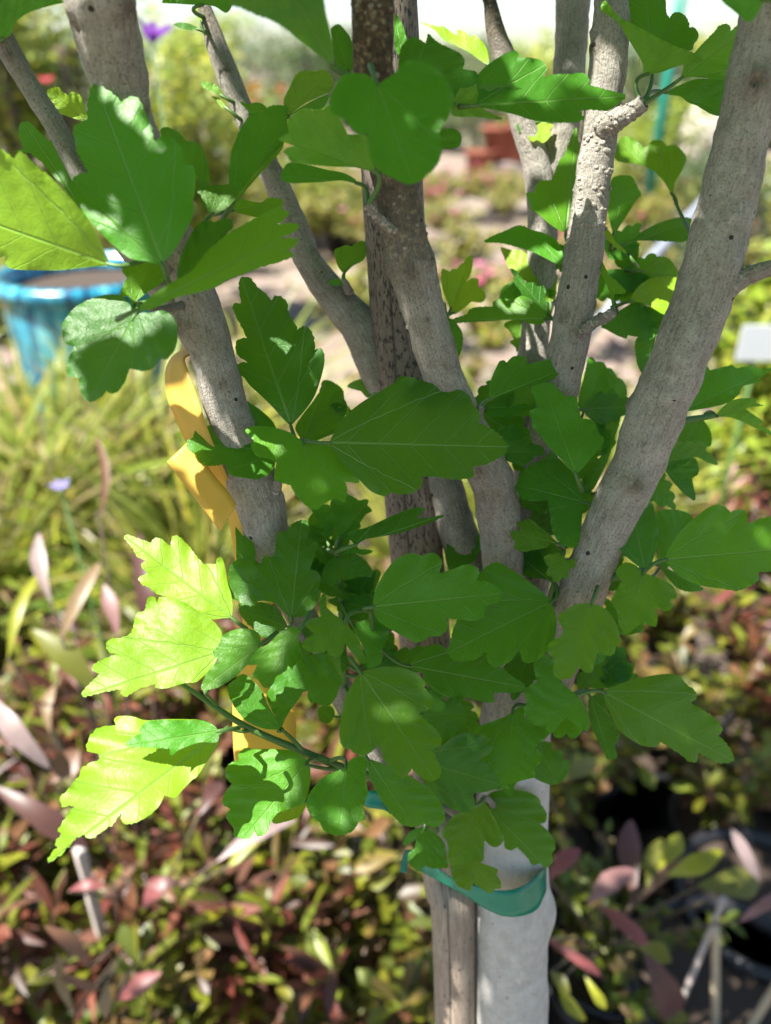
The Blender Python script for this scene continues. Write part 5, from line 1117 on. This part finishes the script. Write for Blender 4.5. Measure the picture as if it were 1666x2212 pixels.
def box(mb, x0, x1, y0, y1, z0, z1):
    mb.add([(x0, y0, z0), (x1, y0, z0), (x1, y1, z0), (x0, y1, z0), (x0, y0, z1), (x1, y0, z1), (x1, y1, z1), (x0, y1, z1)], [(0, 3, 2, 1), (4, 5, 6, 7), (0, 1, 5, 4), (1, 2, 6, 5), (2, 3, 7, 6), (3, 0, 4, 7)])
g = G(1105, 402, 0)
cr = empty('crate', (g.x, g.y + .2, 0)); tag(cr, 'low wooden crate carrying two terracotta pots', 'crate')
for k in range(3):
    b = MB(); box(b, -.45, .45, -.25, .28, .02 + k * .098, .10 + k * .098); o = b.build('slat', M['wood_grey'], smooth=False); o.parent = cr
# black nursery pots with green plants at the far side of the gravel
for i, (px, py, sc, lb) in enumerate([(735, 545, 1.0, 'black pot of leafy greens standing at the gravel edge by the stake'), (775, 520, .9, 'black pot of leafy greens half hidden by the bamboo stake'), (690, 500, .9, 'black pot of leafy greens beside the curved branch'), (905, 330, 1.0, 'black pot in deep shade under the drooping leaf'), (460, 372, 1.2, 'dark pot of greens in front of the pale shrubs')]):
    g = G(px, py, 0); potted('nursery_pot', g.x, g.y, .15, .12, .30, M['pot_black'], lb, 'pot', 'lime', .8)
def urn():
    g = G(1500, 432, 0); r = empty('urn', (g.x, g.y, 0)); tag(r, 'tall beige stoneware urn standing behind the thick grey stem', 'urn')
    prof = [(.14, 0), (.17, .1), (.27, .45), (.30, .75), (.25, 1.0), (.17, 1.12), (.16, 1.2), (.21, 1.24), (.21, 1.27), (.17, 1.27), (.14, 1.15)]
    mb = MB(); K = 40
    mb.add([(q * math.cos(2 * math.pi * k / K), q * math.sin(2 * math.pi * k / K), z) for q, z in prof for k in range(K)], [(i * K + k, i * K + (k + 1) % K, i * K + K + (k + 1) % K, i * K + K + k) for i in range(len(prof) - 1) for k in range(K)])
    o = mb.build('urn_body', M['beige_pot']); o.parent = r
urn()
def frame():
    a = G(1188, 330, 0); y = 7.5; xa = (1186 - CX) / F * 7.4; xb = (1372 - CX) / F * 7.4
    r = empty('metal_frame', (xa, y, 0)); tag(r, 'teal painted metal frame of two posts and a beam', 'frame')
    for x in (0, xb - xa):
        b = MB(); tube(b, [(x, 0, 0, .045), (x, 0, 1.2, .045), (x, 0, 2.3, .045)], 12, 0); o = b.build('post', M['teal_paint']); o.parent = r
    b = MB(); tube(b, [(-.3, 0, 1.98, .02), (xb - xa + .3, 0, 1.98, .02)], 8, 0); o = b.build('beam', M['teal_paint']); o.parent = r
frame()
def cane(name, a, b, r, m, label, cat, seg=9):
    mb = MB(); path = resample([(*a, r), (*b, r * .9)], .02); tube(mb, path, seg, .10, 30, 5)
    return tag(mb.build(name, m), label, cat)
def to_ground(top, low):          # carry a pole on in the same line until it reaches the ground
    d = low - top; return top + d * ((top.z + .01) / -d.z)
t_, l_ = P(1560, 395, 2.1), P(1340, 640, 1.95); mb = MB(); tube(mb, resample(catmull([(*(t_ + (t_ - l_) * .6), .015), (*t_, .015), (*l_, .015), (l_.x - .10, l_.y + .02, l_.z - .25, .015), (l_.x - .09, l_.y + .02, 0, .015)], 8), .02), 12, .02, 20); tag(mb.build('hose', M['grey_pipe']), 'grey hose slanting down behind the thick grey stem', 'hose')
t_, l_ = P(172, 1835, .92), P(228, 2050, 1.06); cane('wooden_stake', t_, to_ground(t_, l_), .0085, M['wood_grey'], 'short bleached wooden stake among the purple hop bushes', 'stake', 4)
t_, l_ = P(1565, 1940, 1.0), P(1452, 2212, 1.10); cane('cane', t_, to_ground(t_, l_), .004, M['wood_grey'], 'thin grey cane leaning over the black pot', 'cane')
t_, l_ = P(1546, 2000, 1.02), P(1546, 2212, 1.12); cane('cane', t_, to_ground(t_, l_), .006, M['cane'], 'upright pale bamboo cane in front of the black pot', 'cane')
t_, l_ = P(1690, 2110, 1.05), P(1625, 2212, 1.10); cane('cane', t_, to_ground(t_, l_), .006, M['cane'], 'pale bamboo cane slanting beside the upright one', 'cane')
g = G(1590, 2140, .26); potted('nursery_pot', g.x, g.y, .15, .12, .26, M['pot_black'], 'wide black pot of bare soil behind the slanting canes', 'pot')
g = G(1680, 2010, .26); potted('nursery_pot', g.x, g.y + .06, .13, .11, .26, M['pot_black'], 'black pot of bare soil behind the wide one', 'pot')
# white sign on a stick
s = P(1645, 740, 1.75); r = empty('plant_sign', (s.x, s.y, 0)); tag(r, 'blank white plastic plant sign on a stick', 'sign')
b = MB(); box(b, -.05, .075, -.002, .002, s.z - .042, s.z + .04); o = b.build('sign_panel', M['white'], smooth=False); o.parent = r
b = MB(); tube(b, [(0, .008, 0, .005), (0, .008, s.z, .005)], 8, 0); o = b.build('stick', M['twig_green']); o.parent = r
for px, py, d_, wd, hh, lb in ((737, 508, 7.4, .045, .10, 'small white plant label in the black pot at the gravel edge'), (962, 525, 6.8, .06, .12, 'small white plant label among the pink flowers'), (1168, 490, 6.9, .07, .10, 'white plant label behind the forked stem')):
    s = P(px, py, d_); b = MB(); box(b, s.x - wd, s.x + wd, s.y - .003, s.y + .003, s.z - hh * .6, s.z + hh * .6); box(b, s.x - .008, s.x + .008, s.y + .004, s.y + .01, 0, s.z)
    tag(b.build('plant_label', M['white'], smooth=False), lb, 'label')
# teal scrap, purple and lilac flowers, red flower
def flower(name, c, size, col, label, n=6, up=.6, dirx=0):
    r = empty(name, (c.x, c.y, 0)); tag(r, label, 'flower')
    b = MB()
    for j in range(n):
        a = j * 2 * math.pi / n
        mass_leaf(b, Vector((0, 0, c.z)), Vector((math.cos(a) + dirx, math.sin(a) - .3, up)), Vector((0, -.3, 1)), size * (1 + .15 * (j % 2)), size * .45, col, 'oval')
    o = b.build('petals', M['petal']); o.parent = r
    b = MB(); tube(b, [(0, 0, 0, .003), (.01, 0, c.z * .5, .0025), (0, 0, c.z, .002)], 6, 0); o = b.build('stem', M['twig_green']); o.parent = r
flower('flower', P(330, 95, 1.15), .042, (.14, .03, .30), 'deep purple flower on a tall stem beside the thick blurred stem', 6, 1.1, .5)
flower('flower', P(132, 1052, 1.1), .016, (.36, .32, .75), 'small lilac flower among the strappy grass clumps', 6, .5)
flower('flower', P(100, 178, 2.6), .035, (.62, .05, .08), 'red flower on a tall stem beside the thin branch', 6, .6)

# single leaves of two nearer shoots, big enough to tell apart
def shoot(name, label, cat, root, mat_, rows):
    r = empty(name, (root.x, root.y, 0)); tag(r, label, cat); rng = random.Random(len(rows))
    joints = []
    for x0, y0, x1, y1, d0, d1, wpx, col in rows:
        a, b = P(x0, y0, d0), P(x1, y1, d1); mb = MB()
        nr = (O - a).normalized() + Vector((rng.uniform(-.3, .1), 0, .6))
        ax = (b - a); e = ax.normalized().cross(nr).normalized(); nn = e.cross(ax.normalized())
        st = ((0, .14), (.12, .4), (.28, .74), (.45, .96), (.6, 1), (.75, .86), (.88, .56), (.96, .28))
        bw, bs = rng.uniform(.05, .2), rng.uniform(-.09, .09)
        wd = wpx * .88 * (d0 + d1) / 2 / F * .5; vs = []; ln = ax.length
        for t, q in st:
            c = a + ax * t + nn * ln * (bw * math.sin(t * math.pi)) + e * ln * bs * math.sin(t * math.pi); h = wd * q * (1 + .12 * math.sin(9 * t + bs * 60))
            vs += [c - e * h + nn * h * .3, c, c + e * h + nn * h * .3]
        vs.append(b); n = len(st); fs = []
        for i in range(n - 1): k = i * 3; fs += [(k, k + 1, k + 4, k + 3), (k + 1, k + 2, k + 5, k + 4)]
        k = (n - 1) * 3; fs += [(k, k + 1, n * 3), (k + 1, k + 2, n * 3)]
        mb.add(vs, fs, col); o = mb.build('leaf', mat_); o.parent = r; o.matrix_parent_inverse = Matrix.Translation(-r.location)
        joints.append(a)
    for a in joints:
        q = Vector((root.x, root.y, .2)); mb = MB(); mid = a.lerp(q, .45) + Vector((0, .02, -.02))
        tube(mb, [(*(a * (1 - t) ** 2 + mid * 2 * t * (1 - t) + q * t * t), .0016 + .001 * t) for t in (0, .2, .4, .6, .8, 1)], 6, 0)
        o = mb.build('stem', M['trunk_far']); o.parent = r; o.matrix_parent_inverse = Matrix.Translation(-r.location)
    pm, sm = POT
    for nm, me in (('pot', pm), ('soil', sm)):
        o = bpy.data.objects.new(nm, me); C.objects.link(o); o.parent = r
PK = (.30, .15, .15); RD = (.26, .07, .075); MR = (.11, .045, .045); YG = (.30, .32, .02); OL = (.16, .17, .025); TN = (.30, .20, .11); PW = (.38, .28, .28); BR = (.20, .095, .06)
shoot('red_tipped_shrub', 'broad-leaved shoot with pink and red leaves just beside the white trunk', 'shrub', Vector((.36, .74, 0)), M['glossy_foliage'], [
 (1270, 1952, 1372, 1880, .84, .86, 48, PK), (1300, 1958, 1400, 2042, .84, .82, 40, RD), (1185, 1900, 1255, 1835, .86, .88, 40, RD), (1385, 1945, 1500, 1850, .86, .88, 26, BR),
 (1440, 1892, 1562, 1838, .86, .86, 46, YG), (1400, 1920, 1432, 1812, .88, .92, 46, OL), (1372, 1950, 1364, 1770, .88, .95, 52, MR), (1385, 2030, 1460, 2190, .86, .90, 72, MR), (1380, 2045, 1452, 2078, .84, .82, 44, OL),
 (1420, 1880, 1470, 1800, .88, .92, 40, YG), (1182, 2030, 1300, 2110, .84, .82, 26, RD), (1190, 2100, 1230, 2150, .84, .82, 30, OL), (1205, 2130, 1265, 2205, .83, .82, 30, YG), (1265, 2110, 1310, 2180, .85, .84, 24, YG), (1510, 1915, 1640, 1905, .9, .92, 70, OL), (1640, 1905, 1580, 1790, .95, .95, 34, PW), (1600, 1990, 1700, 1930, .95, .95, 30, PK), (1180, 1690, 1290, 1640, .95, 1.0, 40, OL)])
shoot('hop_bush', 'shoot with long maroon, tan and shiny pink leaves below the sunlit leaves', 'shrub', Vector((-.40, .80, 0)), M['glossy_foliage'], [
 (-20, 1500, 108, 1660, .86, .84, 46, PW), (18, 1420, 86, 1236, .9, .96, 30, YG), (110, 1300, 84, 1150, .92, .96, 34, PW), (132, 1378, 216, 1214, .9, .94, 38, TN), (255, 1375, 224, 1262, .9, .92, 36, PK),
 (225, 1520, 70, 1360, .92, .92, 56, OL), (110, 1690, 168, 1620, .86, .88, 66, BR), (-10, 1700, 190, 1830, .84, .84, 58, MR), (195, 2090, 95, 2000, .82, .80, 34, BR), (255, 2160, 350, 2100, .8, .8, 44, RD), (215, 2140, 130, 2110, .82, .8, 24, BR),
 (60, 2125, 125, 2115, .82, .84, 20, OL), (160, 2190, 125, 2060, .8, .82, 26, TN), (150, 1925, 230, 1915, .84, .84, 26, RD), (310, 1960, 370, 1900, .84, .84, 50, RD), (325, 1915, 385, 1905, .84, .84, 34, PK), (470, 1860, 640, 1770, .86, .9, 40, PW), (430, 1760, 480, 1690, .86, .9, 40, MR), (495, 1870, 560, 1800, .88, .9, 50, YG), (230, 2200, 235, 2120, .8, .8, 30, TN), (330, 1450, 300, 1150, 1.05, 1.1, 46, MR), (215, 1120, 205, 940, 1.1, 1.15, 20, BR), (108, 1580, 118, 1480, .95, .98, 30, TN)])
